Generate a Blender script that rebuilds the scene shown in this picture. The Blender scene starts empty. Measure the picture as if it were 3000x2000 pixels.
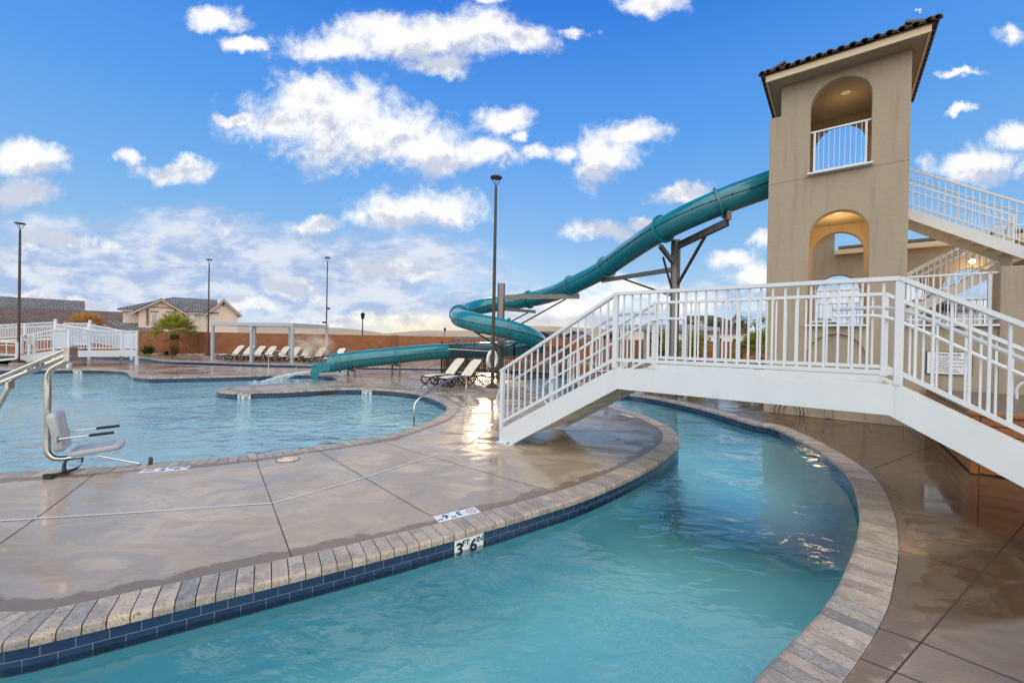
EXPOSURE = 0.0
SUN_E = .5
LAMP = 30.0
STEAM = 3.2
SKYTINT = (1.0, 1.0, 1.0)
SKYMIX = .9
SKYGAIN = 10.0
SKYSTOPS = [(0, (.62, .78, .90)), (5, (.42, .66, .90)), (14, (.22, .49, .89)), (25, (.105, .37, .90)), (38, (.036, .225, .81)), (60, (.018, .14, .66))]
CLOUD_SHADE = (6.0, 6.5, 7.8); CLOUD_LIT = (10.0, 10.0, 10.0)
STRAT_SHADE = (4.1, 5.3, 7.9); STRAT_LIT = (7.9, 8.2, 9.1)
HORIZON_GLOW = (10.0, 8.6, 5.2); BACK_FILL = (21.5, 20.9, 19.6)
import bpy, math, random
import numpy as np
from mathutils import Vector, Matrix, noise as mnoise
random.seed(11)
SC = bpy.context.scene
COL = SC.collection
PI = math.pi

# ------------------------------------------------------------ camera model (used to survey the place from the photograph)
FPX, ROLL, PITCH, TH, HC = 1229.7, math.radians(1.065), math.radians(-0.313), math.radians(52.25), 1.75
_cr, _sr, _cp, _sp = math.cos(ROLL), math.sin(ROLL), math.cos(PITCH), math.sin(PITCH)
FWD = np.array([0, _cp, _sp]); _U0 = np.array([0, -_sp, _cp]); _R0 = np.array([1., 0, 0])
RIGHT = _cr * _R0 + _sr * _U0
UP = _cr * _U0 - _sr * _R0
def ray(x, y): return FWD + RIGHT * (x - 1500) / FPX - UP * (y - 1000) / FPX
def G(x, y, z=0.0):
    d = ray(x, y); t = (z - HC) / d[2]
    return Vector((d[0] * t, d[1] * t, z))
def D(x, y, Y):
    d = ray(x, y); t = Y / d[1]
    return Vector((d[0] * t, Y, HC + d[2] * t))
def Tt(c, r, L): return [(c * 750 + a / 3.136, r * 500 + b / 3.136) for a, b in L]
def Zm(x0, y0, sc): return lambda x, y: (x0 + x * sc, y0 + y * sc)
AX = Vector((math.sin(TH), -math.cos(TH), 0))      # along the bridge and tower front, to the right
AY = Vector((math.cos(TH), math.sin(TH), 0))       # away from the camera
FRZ = -(PI / 2 - TH)                               # z rotation of that frame

# ------------------------------------------------------------ object helpers
ROOTM = {}
def tag(o, label=None, cat=None, group=None, kind=None):
    if label: o['label'] = label
    if cat: o['category'] = cat
    if group: o['group'] = group
    if kind: o['kind'] = kind
    return o
def thing(name, label, cat, loc=(0, 0, 0), rz=0.0, group=None):
    o = bpy.data.objects.new(name, None); COL.objects.link(o)
    o.location = loc; o.rotation_euler = (0, 0, rz); o.empty_display_size = 0.2
    ROOTM[o.name] = Matrix.Translation(Vector(loc)) @ Matrix.Rotation(rz, 4, 'Z')
    return tag(o, label, cat, group)
def rootm(p):
    while p is not None:
        if p.name in ROOTM: return ROOTM[p.name]
        p = p.parent
    return Matrix.Identity(4)
KIDS = {}
def copy_tree(o, parent=None, loc=None, rz=None, label=None):
    c = o.copy(); COL.objects.link(c)
    if parent is not None: c.parent = parent
    if loc is not None: c.location = loc
    if rz is not None: c.rotation_euler = (0, 0, rz)
    if label: c['label'] = label
    for ch in list(KIDS.get(o.name, [])): copy_tree(ch, c)
    return c

def rotm(fr, to):
    return Vector(fr).rotation_difference(Vector(to)).to_matrix()

HFRAME = None
class MB:
    def __init__(s): s.v = []; s.f = []; s.uv = []; s.sm = []
    def add(s, vs, fs, uvs=None, smooth=False):
        o = len(s.v); s.v += [Vector(p) for p in vs]
        for i, f in enumerate(fs):
            s.f.append([o + k for k in f]); s.uv.append(uvs[i] if uvs else None); s.sm.append(smooth)
        return s
    def box(s, c, size, rz=0.0, M=None):
        hx, hy, hz = size[0] / 2, size[1] / 2, size[2] / 2
        vs = [Vector((x, y, z)) for x in (-hx, hx) for y in (-hy, hy) for z in (-hz, hz)]
        R = M if M is not None else Matrix.Rotation(rz, 3, 'Z')
        vs = [R @ p + Vector(c) for p in vs]
        return s.add(vs, [(0, 1, 3, 2), (4, 6, 7, 5), (0, 4, 5, 1), (2, 3, 7, 6), (0, 2, 6, 4), (1, 5, 7, 3)])
    def bar(s, p, q, w, h, up=(0, 0, 1)):
        p, q = Vector(p), Vector(q); d = (q - p).normalized(); up = Vector(up)
        sd = d.cross(up)
        if sd.length < 1e-4: sd = d.cross(Vector((1, 0, 0)))
        sd.normalize(); u = sd.cross(d).normalized()
        vs = []
        for e in (p, q):
            for a, b in ((-1, -1), (1, -1), (1, 1), (-1, 1)): vs.append(e + sd * a * w / 2 + u * b * h / 2)
        return s.add(vs, [(3, 2, 1, 0), (4, 5, 6, 7), (0, 1, 5, 4), (1, 2, 6, 5), (2, 3, 7, 6), (3, 0, 4, 7)])
    def tube(s, path, r, n=8, cap=True, radii=None, closed=False):
        P = [Vector(p) for p in path]; m = len(P)
        rings = []; prev = None
        for i in range(m):
            if closed: t = P[(i + 1) % m] - P[i - 1]
            else: t = P[min(i + 1, m - 1)] - P[max(i - 1, 0)]
            t.normalize()
            if prev is None:
                a = Vector((0, 0, 1)) if abs(t.z) < .9 else Vector((1, 0, 0))
                nrm = t.cross(a).normalized()
            else:
                nrm = prev - t * prev.dot(t)
                nrm.normalize()
            prev = nrm; b = t.cross(nrm); rr = radii[i] if radii else r
            rings.append([P[i] + (nrm * math.cos(2 * PI * k / n) + b * math.sin(2 * PI * k / n)) * rr for k in range(n)])
        vs = [p for R in rings for p in R]; fs = []
        for i in range(m if closed else m - 1):
            j = (i + 1) % m
            for k in range(n): fs.append((i * n + k, i * n + (k + 1) % n, j * n + (k + 1) % n, j * n + k))
        s.add(vs, fs, smooth=True)
        if cap and not closed:
            s.add(rings[0], [tuple(range(n - 1, -1, -1))]); s.add(rings[-1], [tuple(range(n))])
        return s
    def lathe(s, prof, c=(0, 0, 0), n=20, M=None, smooth=True):
        c = Vector(c); vs = []
        for r, z in prof:
            for k in range(n):
                p = Vector((r * math.cos(2 * PI * k / n), r * math.sin(2 * PI * k / n), z))
                vs.append((M @ p if M is not None else p) + c)
        fs = []
        for i in range(len(prof) - 1):
            for k in range(n): fs.append((i * n + k, i * n + (k + 1) % n, (i + 1) * n + (k + 1) % n, (i + 1) * n + k))
        s.add(vs, fs, smooth=smooth)
        for i, rev in ((0, True), (len(prof) - 1, False)):
            if prof[i][0] > 1e-4:
                ring = list(range(i * n, i * n + n)); s.add([vs[k] for k in ring], [tuple(range(n - 1, -1, -1)) if rev else tuple(range(n))])
        return s
    def prism(s, poly, vec):
        n = len(poly); vec = Vector(vec); vs = [Vector(p) for p in poly] + [Vector(p) + vec for p in poly]
        fs = [tuple(range(n - 1, -1, -1)), tuple(range(n, 2 * n))] + [(i, (i + 1) % n, n + (i + 1) % n, n + i) for i in range(n)]
        return s.add(vs, fs)
    def quad(s, a, b, c, d, uv=None): return s.add([a, b, c, d], [(0, 1, 2, 3)], [uv] if uv else None)
    def plate(s, outline, holes, th, M, bevel=0.0):
        """a flat plate with openings: 2D outline extruded by th, placed by M (x,y in plane, z = thickness from 0 to th)"""
        cu = bpy.data.curves.new('plate', 'CURVE'); cu.dimensions = '2D'; cu.fill_mode = 'BOTH'; cu.extrude = max(th / 2 - bevel, 1e-5)
        if bevel: cu.bevel_depth = bevel; cu.bevel_resolution = 1; cu.offset = -bevel
        for L in [outline] + list(holes):
            sp = cu.splines.new('POLY'); sp.points.add(len(L) - 1); sp.use_cyclic_u = True
            for i, (x, y) in enumerate(L): sp.points[i].co = (x, y, 0, 1)
        o = bpy.data.objects.new('plate', cu); COL.objects.link(o)
        dg = bpy.context.evaluated_depsgraph_get(); me = bpy.data.meshes.new_from_object(o.evaluated_get(dg))
        off = Matrix.Translation((0, 0, th / 2))
        vs = [M @ (off @ v.co) for v in me.vertices]; fs = [tuple(p.vertices) for p in me.polygons]
        s.add(vs, fs)
        bpy.data.objects.remove(o); bpy.data.curves.remove(cu); bpy.data.meshes.remove(me)
        return s
    def sheet(s, outline, holes, z):
        cu = bpy.data.curves.new('sheet', 'CURVE'); cu.dimensions = '2D'; cu.fill_mode = 'BOTH'
        for L in [outline] + list(holes):
            sp = cu.splines.new('POLY'); sp.points.add(len(L) - 1); sp.use_cyclic_u = True
            for i, p in enumerate(L): sp.points[i].co = (p[0], p[1], 0, 1)
        o = bpy.data.objects.new('sheet', cu); COL.objects.link(o)
        dg = bpy.context.evaluated_depsgraph_get(); me = bpy.data.meshes.new_from_object(o.evaluated_get(dg))
        n0 = len(s.v)
        fs = []
        for p in me.polygons:
            f = list(p.vertices)
            if p.normal.z < 0: f.reverse()
            fs.append(tuple(f))
        s.add([Vector((v.co.x, v.co.y, z)) for v in me.vertices], fs)
        bpy.data.objects.remove(o); bpy.data.curves.remove(cu); bpy.data.meshes.remove(me)
        return s
    def text(s, txt, size, M, th=0.002, bold=0.0, align='CENTER', space=1.0):
        cu = bpy.data.curves.new('txt', 'FONT'); cu.body = txt; cu.size = size; cu.align_x = align; cu.align_y = 'CENTER'
        cu.extrude = th / 2; cu.offset = bold; cu.resolution_u = 3; cu.space_character = space
        o = bpy.data.objects.new('txt', cu); COL.objects.link(o)
        dg = bpy.context.evaluated_depsgraph_get(); me = bpy.data.meshes.new_from_object(o.evaluated_get(dg))
        s.add([M @ v.co for v in me.vertices], [tuple(p.vertices) for p in me.polygons])
        bpy.data.objects.remove(o); bpy.data.curves.remove(cu); bpy.data.meshes.remove(me)
        return s
    def build(s, name, mat, parent=None, world=False, bevel=0.0, solid=0.0, sub=0):
        me = bpy.data.meshes.new(name)
        if world and HFRAME is not None: s.v = [HFRAME(p) for p in s.v]
        if world and parent is not None:
            Mi = rootm(parent).inverted(); vs = [Mi @ p for p in s.v]
        else: vs = s.v
        me.from_pydata([tuple(p) for p in vs], [], s.f); me.update()
        me.polygons.foreach_set('use_smooth', s.sm)
        if any(u is not None for u in s.uv):
            ul = me.uv_layers.new(name='UVMap')
            for p in me.polygons:
                u = s.uv[p.index]
                if u:
                    for k, li in enumerate(p.loop_indices): ul.data[li].uv = u[k]
        o = bpy.data.objects.new(name, me); COL.objects.link(o)
        if mat: me.materials.append(mat)
        if parent is not None:
            o.parent = parent; KIDS.setdefault(parent.name, []).append(o)
        if solid: 
            m = o.modifiers.new('Solidify', 'SOLIDIFY'); m.thickness = solid; m.offset = 0
        if sub:
            m = o.modifiers.new('Subsurf', 'SUBSURF'); m.levels = sub; m.render_levels = sub
        if bevel:
            m = o.modifiers.new('Bevel', 'BEVEL'); m.width = bevel; m.segments = 2; m.limit_method = 'ANGLE'; m.angle_limit = math.radians(40)
        return o

def build_split(mb, name, mat, parent=None, world=False, bevel=0.0):
    par = list(range(len(mb.v)))
    def find(a):
        while par[a] != a: par[a] = par[par[a]]; a = par[a]
        return a
    for f in mb.f:
        for k in f[1:]: par[find(f[0])] = find(k)
    groups = {}
    for i, f in enumerate(mb.f): groups.setdefault(find(f[0]), []).append(i)
    for g in groups.values():
        m = MB(); ids = sorted({k for i in g for k in mb.f[i]}); mp = {k: j for j, k in enumerate(ids)}
        m.v = [mb.v[k] for k in ids]; m.f = [[mp[k] for k in mb.f[i]] for i in g]; m.uv = [mb.uv[i] for i in g]; m.sm = [mb.sm[i] for i in g]
        m.build(name, mat, parent, world, bevel)

def catmull(P, step, closed=False):
    P = [Vector(p) for p in P]; n = len(P); out = []
    for i in range(n if closed else n - 1):
        p1, p2 = P[i], P[(i + 1) % n]
        p0 = P[i - 1] if (closed or i > 0) else p1 * 2 - p2
        p3 = P[(i + 2) % n] if (closed or i + 2 < n) else p2 * 2 - p1
        # centripetal parametrisation
        t0 = 0; t1 = t0 + max((p1 - p0).length, 1e-4) ** .5; t2 = t1 + max((p2 - p1).length, 1e-4) ** .5; t3 = t2 + max((p3 - p2).length, 1e-4) ** .5
        m = max(1, int((p2 - p1).length / step))
        for k in range(m):
            t = t1 + (t2 - t1) * k / m
            A1 = p0 * ((t1 - t) / (t1 - t0)) + p1 * ((t - t0) / (t1 - t0)); A2 = p1 * ((t2 - t) / (t2 - t1)) + p2 * ((t - t1) / (t2 - t1)); A3 = p2 * ((t3 - t) / (t3 - t2)) + p3 * ((t - t2) / (t3 - t2))
            B1 = A1 * ((t2 - t) / (t2 - t0)) + A2 * ((t - t0) / (t2 - t0)); B2 = A2 * ((t3 - t) / (t3 - t1)) + A3 * ((t - t1) / (t3 - t1))
            out.append(B1 * ((t2 - t) / (t2 - t1)) + B2 * ((t - t1) / (t2 - t1)))
    if not closed: out.append(P[-1].copy())
    return out
def resample(P, step, closed=False):
    P = [Vector(p) for p in P]; Q = P + [P[0]] if closed else P
    L = [0.0]
    for a, b in zip(Q, Q[1:]): L.append(L[-1] + (b - a).length)
    n = max(2, int(round(L[-1] / step))); out = []; j = 0
    for k in range(n if closed else n + 1):
        d = L[-1] * k / n
        while j < len(L) - 2 and L[j + 1] < d: j += 1
        w = (d - L[j]) / max(L[j + 1] - L[j], 1e-9); out.append(Q[j].lerp(Q[j + 1], w))
    return out
def smooth_line(P, it, closed=True):
    n = len(P)
    for _ in range(it):
        P = [(P[i - 1] + P[i] * 2 + P[(i + 1) % n]) / 4 if (closed or 0 < i < n - 1) else P[i] for i in range(n)]
    return P

# ------------------------------------------------------------ materials
class NT:
    def __init__(s, tree): s.t = tree
    def n(s, typ, props=None, **inp):
        nd = s.t.nodes.new(typ)
        for k, v in (props or {}).items(): setattr(nd, k, v)
        for k, v in inp.items():
            key = k.replace('_', ' ')
            sock = None
            if k.startswith('i') and k[1:].isdigit(): sock = nd.inputs[int(k[1:])]
            else:
                for q in nd.inputs:
                    if q.name.lower() == key.lower(): sock = q; break
            if sock is None: raise KeyError(typ + ' ' + k)
            if isinstance(v, bpy.types.NodeSocket): s.t.links.new(v, sock)
            elif isinstance(v, (tuple, list)) and len(v) == 3 and sock.type == 'RGBA': sock.default_value = (*v, 1)
            else: sock.default_value = v
        return nd
    def math(s, op, a, b=0.0, c=None, clamp=False):
        kw = dict(i0=a, i1=b)
        if c is not None: kw['i2'] = c
        return s.n('ShaderNodeMath', dict(operation=op, use_clamp=clamp), **kw).outputs[0]
    def mix(s, f, a, b, mode='MIX'):
        nd = s.t.nodes.new('ShaderNodeMix'); nd.data_type = 'RGBA'; nd.blend_type = mode
        for sock, v in ((nd.inputs[0], f), (nd.inputs[6], a), (nd.inputs[7], b)):
            if isinstance(v, bpy.types.NodeSocket): s.t.links.new(v, sock)
            elif isinstance(v, (tuple, list)): sock.default_value = (*v[:3], 1)
            else: sock.default_value = v
        return nd.outputs[2]
    def ss(s, x, lo, hi, a=0.0, b=1.0):
        nd = s.t.nodes.new('ShaderNodeMapRange'); nd.interpolation_type = 'SMOOTHSTEP'
        for i, v in enumerate((x, lo, hi, a, b)):
            if isinstance(v, bpy.types.NodeSocket): s.t.links.new(v, nd.inputs[i])
            else: nd.inputs[i].default_value = v
        return nd.outputs[0]
    def noise(s, vec, scale, detail=4, rough=.55, dist=0.0):
        return s.n('ShaderNodeTexNoise', None, Vector=vec, Scale=scale, Detail=detail, Roughness=rough, Distortion=dist).outputs[0]
    def map(s, vec, loc=(0, 0, 0), rot=(0, 0, 0), scale=(1, 1, 1), typ='POINT'):
        return s.n('ShaderNodeMapping', dict(vector_type=typ), Vector=vec, Location=loc, Rotation=rot, Scale=scale).outputs[0]

def new_mat(name):
    m = bpy.data.materials.new(name); m.use_nodes = True; m.node_tree.nodes.clear()
    nt = NT(m.node_tree); out = nt.n('ShaderNodeOutputMaterial')
    return m, nt, out
def pbsdf(nt, out, **kw):
    b = nt.n('ShaderNodeBsdfPrincipled', None, **kw); nt.t.links.new(b.outputs[0], out.inputs[0]); return b
MATS = {}
def basic(name, col, rough=.5, metal=0.0, var=.12, vscale=3.0, bump=0.0, bscale=60.0, coat=0.0, spec=.5, rvar=.12, world=False, stretch=None):
    m, nt, out = new_mat(name)
    tc = nt.n('ShaderNodeTexCoord').outputs['Object'] if not world else nt.n('ShaderNodeNewGeometry').outputs['Position']
    vec = nt.map(tc, scale=stretch) if stretch else tc
    nz = nt.noise(vec, vscale, 6, .6)
    c = nt.mix(nz, tuple(x * (1 - var) for x in col), tuple(min(1, x * (1 + var)) for x in col))
    r = nt.ss(nz, .3, .7, max(.02, rough - rvar * rough), min(1, rough + rvar * rough))
    kw = dict(Base_Color=c, Roughness=r, Metallic=metal, Specular_IOR_Level=spec)
    if coat: kw['Coat_Weight'] = coat; kw['Coat_Roughness'] = .08
    if bump:
        h = nt.noise(vec, bscale, 4, .6)
        kw['Normal'] = nt.n('ShaderNodeBump', None, Strength=bump, Distance=.02, Height=h).outputs[0]
    pbsdf(nt, out, **kw)
    MATS[name] = m
    return m

white = basic('white_paint', (.62, .66, .70), .40, var=.09, vscale=2.6, bump=.06, bscale=140, stretch=(1.6, 1.6, .7))
creampaint = basic('cream_step_paint', (.66, .61, .50), .6, var=.12, vscale=4, bump=.25, bscale=50)
brown = basic('bronze_metal', (.055, .042, .034), .42, var=.15, metal=.3)
black = basic('black_iron', (.012, .012, .012), .45, var=.2)
blackplastic = basic('black_strap', (.012, .012, .013), .6, var=.3, bump=.3, bscale=200)
galv = basic('galvanised_steel', (.17, .155, .14), .42, metal=.8, var=.14, vscale=2.0, rvar=.25, stretch=(3, 3, .6))
steel = basic('stainless_steel', (.62, .60, .56), .16, metal=1.0, var=.06, vscale=6, rvar=.4)
concrete = basic('lamp_base_concrete', (.23, .20, .18), .7, var=.2, vscale=5, bump=.3, bscale=40)
fiber = basic('lift_seat_plastic', (.37, .39, .42), .42, var=.05, vscale=5, bump=.12, bscale=220)
sling = basic('sling_fabric', (.66, .62, .52), .75, var=.06, vscale=9, bump=.3, bscale=260)
resin = basic('lounger_resin', (.028, .021, .018), .5, var=.2)
houseparge = None
trim_cream = basic('cream_stucco_trim', (.66, .55, .37), .8, var=.08, vscale=3, bump=.25, bscale=90)
housetrim = basic('house_fascia', (.46, .39, .32), .8, var=.08)
housewall = basic('pink_house_stucco', (.60, .50, .44), .85, var=.07, vscale=.8, bump=.2, bscale=30)
greywall = basic('grey_house_stucco', (.50, .49, .48), .85, var=.06, vscale=.8, bump=.2, bscale=30)
whitewall = basic('white_house_stucco', (.70, .68, .66), .85, var=.06, vscale=.8, bump=.2, bscale=30)
beamtrim = basic('house_trim_brick', (.17, .115, .09), .8, var=.3, vscale=6)
sandm = basic('desert_sand', (.36, .25, .17), .95, var=.25, vscale=.05, bump=.4, bscale=2.0, world=True)
rockm = basic('river_rock', (.34, .24, .18), .85, var=.35, vscale=2.5, bump=.5, bscale=20)
hillm = basic('dry_hill', (.40, .31, .21), .95, var=.3, vscale=.004, world=True)
conduit = basic('painted_conduit', (.34, .30, .25), .6, var=.1)
roperag = basic('white_rope', (.74, .74, .74), .8, var=.1, bump=.4, bscale=150)
markw = basic('marker_white', (.72, .73, .74), .25, var=.05, coat=.3)
markb = basic('marker_ink', (.012, .014, .02), .35, var=.1)
markblue = basic('marker_blue_ink', (.03, .06, .16), .4, var=.1)
markred = basic('marker_red_ink', (.45, .10, .10), .4, var=.1)
signink = basic('sign_grey_ink', (.10, .10, .11), .6)
pergolashade = basic('shaded_pergola_paint', (.37, .40, .44), .4, var=.05)  # white pergola paint greyed: its shaded side is put into the colour
blueink = basic('decal_blue_ink', (.02, .05, .16), .4)
signface = basic('sign_face', (.70, .71, .73), .4, var=.03)
capstone = basic('platform_cap', (.15, .105, .085), .4, var=.25, vscale=4)
grate = None

def mat_emit(name, col, st):
    m, nt, out = new_mat(name)
    e = nt.n('ShaderNodeEmission', None, Color=col, Strength=st); nt.t.links.new(e.outputs[0], out.inputs[0]); return m
lampglow = mat_emit('downlight_glow', (1, .86, .6), 6.0)

def mat_stucco():
    m, nt, out = new_mat('tan_stucco')
    P = nt.n('ShaderNodeTexCoord').outputs['Object']
    a = nt.noise(P, .9, 6, .62); b = nt.noise(P, 70, 3, .6); st = nt.noise(nt.map(P, scale=(5, 5, .5)), 1.2, 5, .6)
    c = nt.mix(a, (.335, .277, .205), (.405, .34, .26))
    c = nt.mix(nt.ss(st, .48, .72, 0, .5), c, (.25, .205, .155))
    c = nt.mix(nt.ss(b, .35, .7, 0, .25), c, (.42, .345, .27))
    bp = nt.n('ShaderNodeBump', None, Strength=.55, Distance=.006, Height=nt.noise(P, 110, 4, .65)).outputs[0]
    bp2 = nt.n('ShaderNodeBump', None, Strength=.45, Distance=.03, Height=nt.noise(P, 9, 6, .68), Normal=bp).outputs[0]
    pbsdf(nt, out, Base_Color=c, Roughness=.9, Specular_IOR_Level=.25, Normal=bp2)
    return m
stucco = mat_stucco()

def mat_deck():
    m, nt, out = new_mat('wet_stained_concrete')
    P = nt.n('ShaderNodeNewGeometry').outputs['Position']
    big = nt.noise(P, .35, 5, .6, .6); med = nt.noise(nt.map(P, rot=(0, 0, .5), scale=(1, 2.2, 1)), 1.1, 6, .62, .9); fine = nt.noise(P, 9, 6, .65); grain = nt.noise(nt.map(P, rot=(0, 0, .6), scale=(1, 6, 1)), 14, 4, .6)
    dry = nt.mix(nt.ss(med, .36, .64), (.37, .295, .21), (.68, .565, .42))
    dry = nt.mix(nt.ss(grain, .4, .75, 0, .35), dry, (.28, .225, .185))
    dry = nt.mix(nt.ss(fine, .45, .8, 0, .3), dry, (.46, .385, .305))
    # redder, darker stain towards the tower side of the deck
    sx = nt.n('ShaderNodeSeparateXYZ', None, Vector=P)
    red = nt.ss(nt.math('ADD', sx.outputs[0], nt.math('MULTIPLY', sx.outputs[1], .08)), 1.4, 3.6)
    dry = nt.mix(nt.math('MULTIPLY', red, .92), dry, nt.mix(med, (.070, .036, .018), (.145, .082, .043)))
    far = nt.ss(sx.outputs[1], 11.0, 19.0)
    dry = nt.mix(nt.math('MULTIPLY', far, .5), dry, (.30, .19, .125))
    w = nt.math('ADD', nt.math('MULTIPLY', big, .4), nt.math('MULTIPLY', med, .6))
    w = nt.math('ADD', w, nt.math('MULTIPLY', red, .05))
    wet = nt.ss(w, .43, .53)
    pud = nt.ss(w, .535, .565)
    c = nt.mix(nt.math('MULTIPLY', wet, .72), dry, nt.mix(1.0, dry, (.44, .38, .34), 'MULTIPLY'))
    r = nt.math('ADD', nt.ss(w, .40, .54, .48, .15), nt.math('MULTIPLY', nt.math('SUBTRACT', fine, .5), .16))
    r = nt.math('MAXIMUM', nt.math('MULTIPLY', r, nt.math('SUBTRACT', 1.0, nt.math('MULTIPLY', pud, .62))), .04)
    h = nt.math('ADD', nt.math('MULTIPLY', fine, .5), nt.math('MULTIPLY', grain, .5))
    bs = nt.math('MULTIPLY', nt.math('SUBTRACT', 1.0, nt.math('MULTIPLY', wet, .85)), .35)
    bp = nt.n('ShaderNodeBump', None, Strength=bs, Distance=.006, Height=h).outputs[0]
    pbsdf(nt, out, Base_Color=c, Roughness=r, Specular_IOR_Level=nt.ss(w, .4, .54, .45, .75), Normal=bp)
    return m
deckm = mat_deck()

def mat_coping():
    m, nt, out = new_mat('travertine_coping')
    g = nt.n('ShaderNodeNewGeometry'); P = g.outputs['Position']; ri = g.outputs['Random Per Island']
    rp = nt.n('ShaderNodeValToRGB', None, Fac=ri)
    cr = rp.color_ramp; cols = [(0, (.35, .30, .25)), (.2, (.46, .385, .305)), (.38, (.24, .225, .215)), (.5, (.48, .385, .285)), (.64, (.37, .30, .235)), (.8, (.50, .415, .325)), (.93, (.19, .185, .185)), (1, (.42, .325, .24))]
    while len(cr.elements) < len(cols): cr.elements.new(.5)
    for e, (p, c) in zip(cr.elements, cols): e.position = p; e.color = (*c, 1)
    off = nt.n('ShaderNodeCombineXYZ', None, X=nt.math('MULTIPLY', ri, 37.0), Y=nt.math('MULTIPLY', ri, 11.0)).outputs[0]
    Q = nt.n('ShaderNodeVectorMath', dict(operation='ADD'), i0=P, i1=off).outputs[0]
    a = nt.noise(Q, 14, 6, .7, .6); b = nt.noise(nt.map(Q, rot=(0, 0, .7), scale=(1, 3, 1)), 42, 5, .7); cl = nt.noise(Q, 4, 4, .6)
    c = nt.mix(nt.ss(a, .42, .75, 0, .5), rp.outputs[0], (.58, .51, .44))
    c = nt.mix(nt.ss(b, .53, .64, 0, .85), c, (.11, .095, .085))
    c = nt.mix(nt.ss(nt.noise(Q, 2.2, 5, .7, .8), .46, .62, 0, .62), c, (.19, .165, .15))
    c = nt.mix(nt.ss(cl, .55, .75, 0, .35), c, (.37, .27, .19))
    bp = nt.n('ShaderNodeBump', None, Strength=.5, Distance=.006, Height=nt.math('SUBTRACT', a, nt.ss(b, .58, .7, 0, 1.2))).outputs[0]
    pbsdf(nt, out, Base_Color=c, Roughness=nt.ss(a, .3, .7, .35, .62), Specular_IOR_Level=.45, Normal=bp)
    return m
copm = mat_coping()

def mat_tile():
    m, nt, out = new_mat('navy_waterline_tile')
    uv = nt.n('ShaderNodeUVMap').outputs[0]
    bk = nt.n('ShaderNodeTexBrick', dict(offset=.5), Vector=uv, Color1=(.007, .024, .070), Color2=(.013, .040, .100), Mortar=(.16, .17, .18), Scale=1.0, Mortar_Size=.0022, Mortar_Smooth=.1, Bias=0.0, Brick_Width=.15, Row_Height=.0765)
    nz = nt.noise(uv, 25, 4, .6)
    c = nt.mix(nt.ss(nz, .4, .8, 0, .2), bk.outputs[0], (.03, .08, .17))
    bp = nt.n('ShaderNodeBump', dict(invert=True), Strength=.5, Distance=.003, Height=bk.outputs[1]).outputs[0]
    pbsdf(nt, out, Base_Color=c, Roughness=nt.math('ADD', nt.math('MULTIPLY', bk.outputs[1], .4), .16), Coat_Weight=.1, Normal=bp)
    return m
tilem = mat_tile()

def mat_plaster(name, c1, c2, c3):
    m, nt, out = new_mat(name)
    P = nt.n('ShaderNodeNewGeometry').outputs['Position']
    a = nt.noise(P, .8, 5, .6); b = nt.noise(P, 9, 6, .75, .5)
    c = nt.mix(a, c1, c2)
    c = nt.mix(nt.ss(b, .63, .72, 0, .5), c, c3)
    c = nt.mix(nt.ss(nt.noise(P, .5, 4, .7, 1.2), .48, .7, 0, .22), c, c3)
    pbsdf(nt, out, Base_Color=c, Roughness=.8, Specular_IOR_Level=.2)
    return m
plasterm = mat_plaster('river_plaster', (.27, .80, .87), (.35, .86, .92), (.13, .50, .56))
paleplaster = mat_plaster('pool_plaster', (.52, .91, .97), (.62, .955, .985), (.40, .77, .84))

def mat_water(name, amp, calm, tint, rough=.0, ior=1.33):
    m, nt, out = new_mat(name)
    P = nt.n('ShaderNodeNewGeometry').outputs['Position']
    a = nt.noise(nt.map(P, rot=(0, 0, .35), scale=(1, 1.5, 1)), 1.7, 3, .5, .8)
    b = nt.noise(nt.map(P, rot=(0, 0, -.2), scale=(.75, 1.35, 1)), 4.6, 3, .5, .5)
    c = nt.noise(P, 15, 2, .5)
    rg = nt.ss(nt.noise(P, .55, 2, .5), .35, .7, calm, 1.0)
    h = nt.math('ADD', nt.math('MULTIPLY', a, 1.0), nt.math('ADD', nt.math('MULTIPLY', b, .42), nt.math('MULTIPLY', c, .045)))
    h = nt.math('MULTIPLY', h, rg)
    bp = nt.n('ShaderNodeBump', None, Strength=1.0, Distance=amp, Height=h).outputs[0]
    fr = nt.n('ShaderNodeFresnel', None, IOR=ior, Normal=bp).outputs[0]
    tr = nt.n('ShaderNodeBsdfTransparent', None, Color=tint).outputs[0]
    gl = nt.n('ShaderNodeBsdfGlossy', None, Color=(1, 1, 1), Roughness=rough, Normal=bp).outputs[0]
    mx = nt.n('ShaderNodeMixShader', None, Fac=fr, i1=tr, i2=gl).outputs[0]
    nt.t.links.new(mx, out.inputs[0])
    return m
poolwater = mat_water('pool_water_surface', .12, .6, (.95, .99, .995), .02, 1.42)
riverwater = mat_water('river_water_surface', .034, .3, (.92, .98, .985), .004, 1.54)

def mat_teal():
    m, nt, out = new_mat('teal_fibreglass')
    P = nt.n('ShaderNodeTexCoord').outputs['Object']
    a = nt.noise(P, 1.3, 5, .6); b = nt.noise(P, 9, 4, .6)
    c = nt.mix(a, (.003, .150, .20), (.006, .205, .25))
    bp = nt.n('ShaderNodeBump', None, Strength=.08, Distance=.02, Height=b).outputs[0]
    pbsdf(nt, out, Base_Color=c, Roughness=nt.ss(b, .3, .7, .20, .32), Coat_Weight=.5, Coat_Roughness=.1, Normal=bp)
    return m
teal = mat_teal()
tealdark = basic('teal_seam', (.003, .055, .065), .5)

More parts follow.
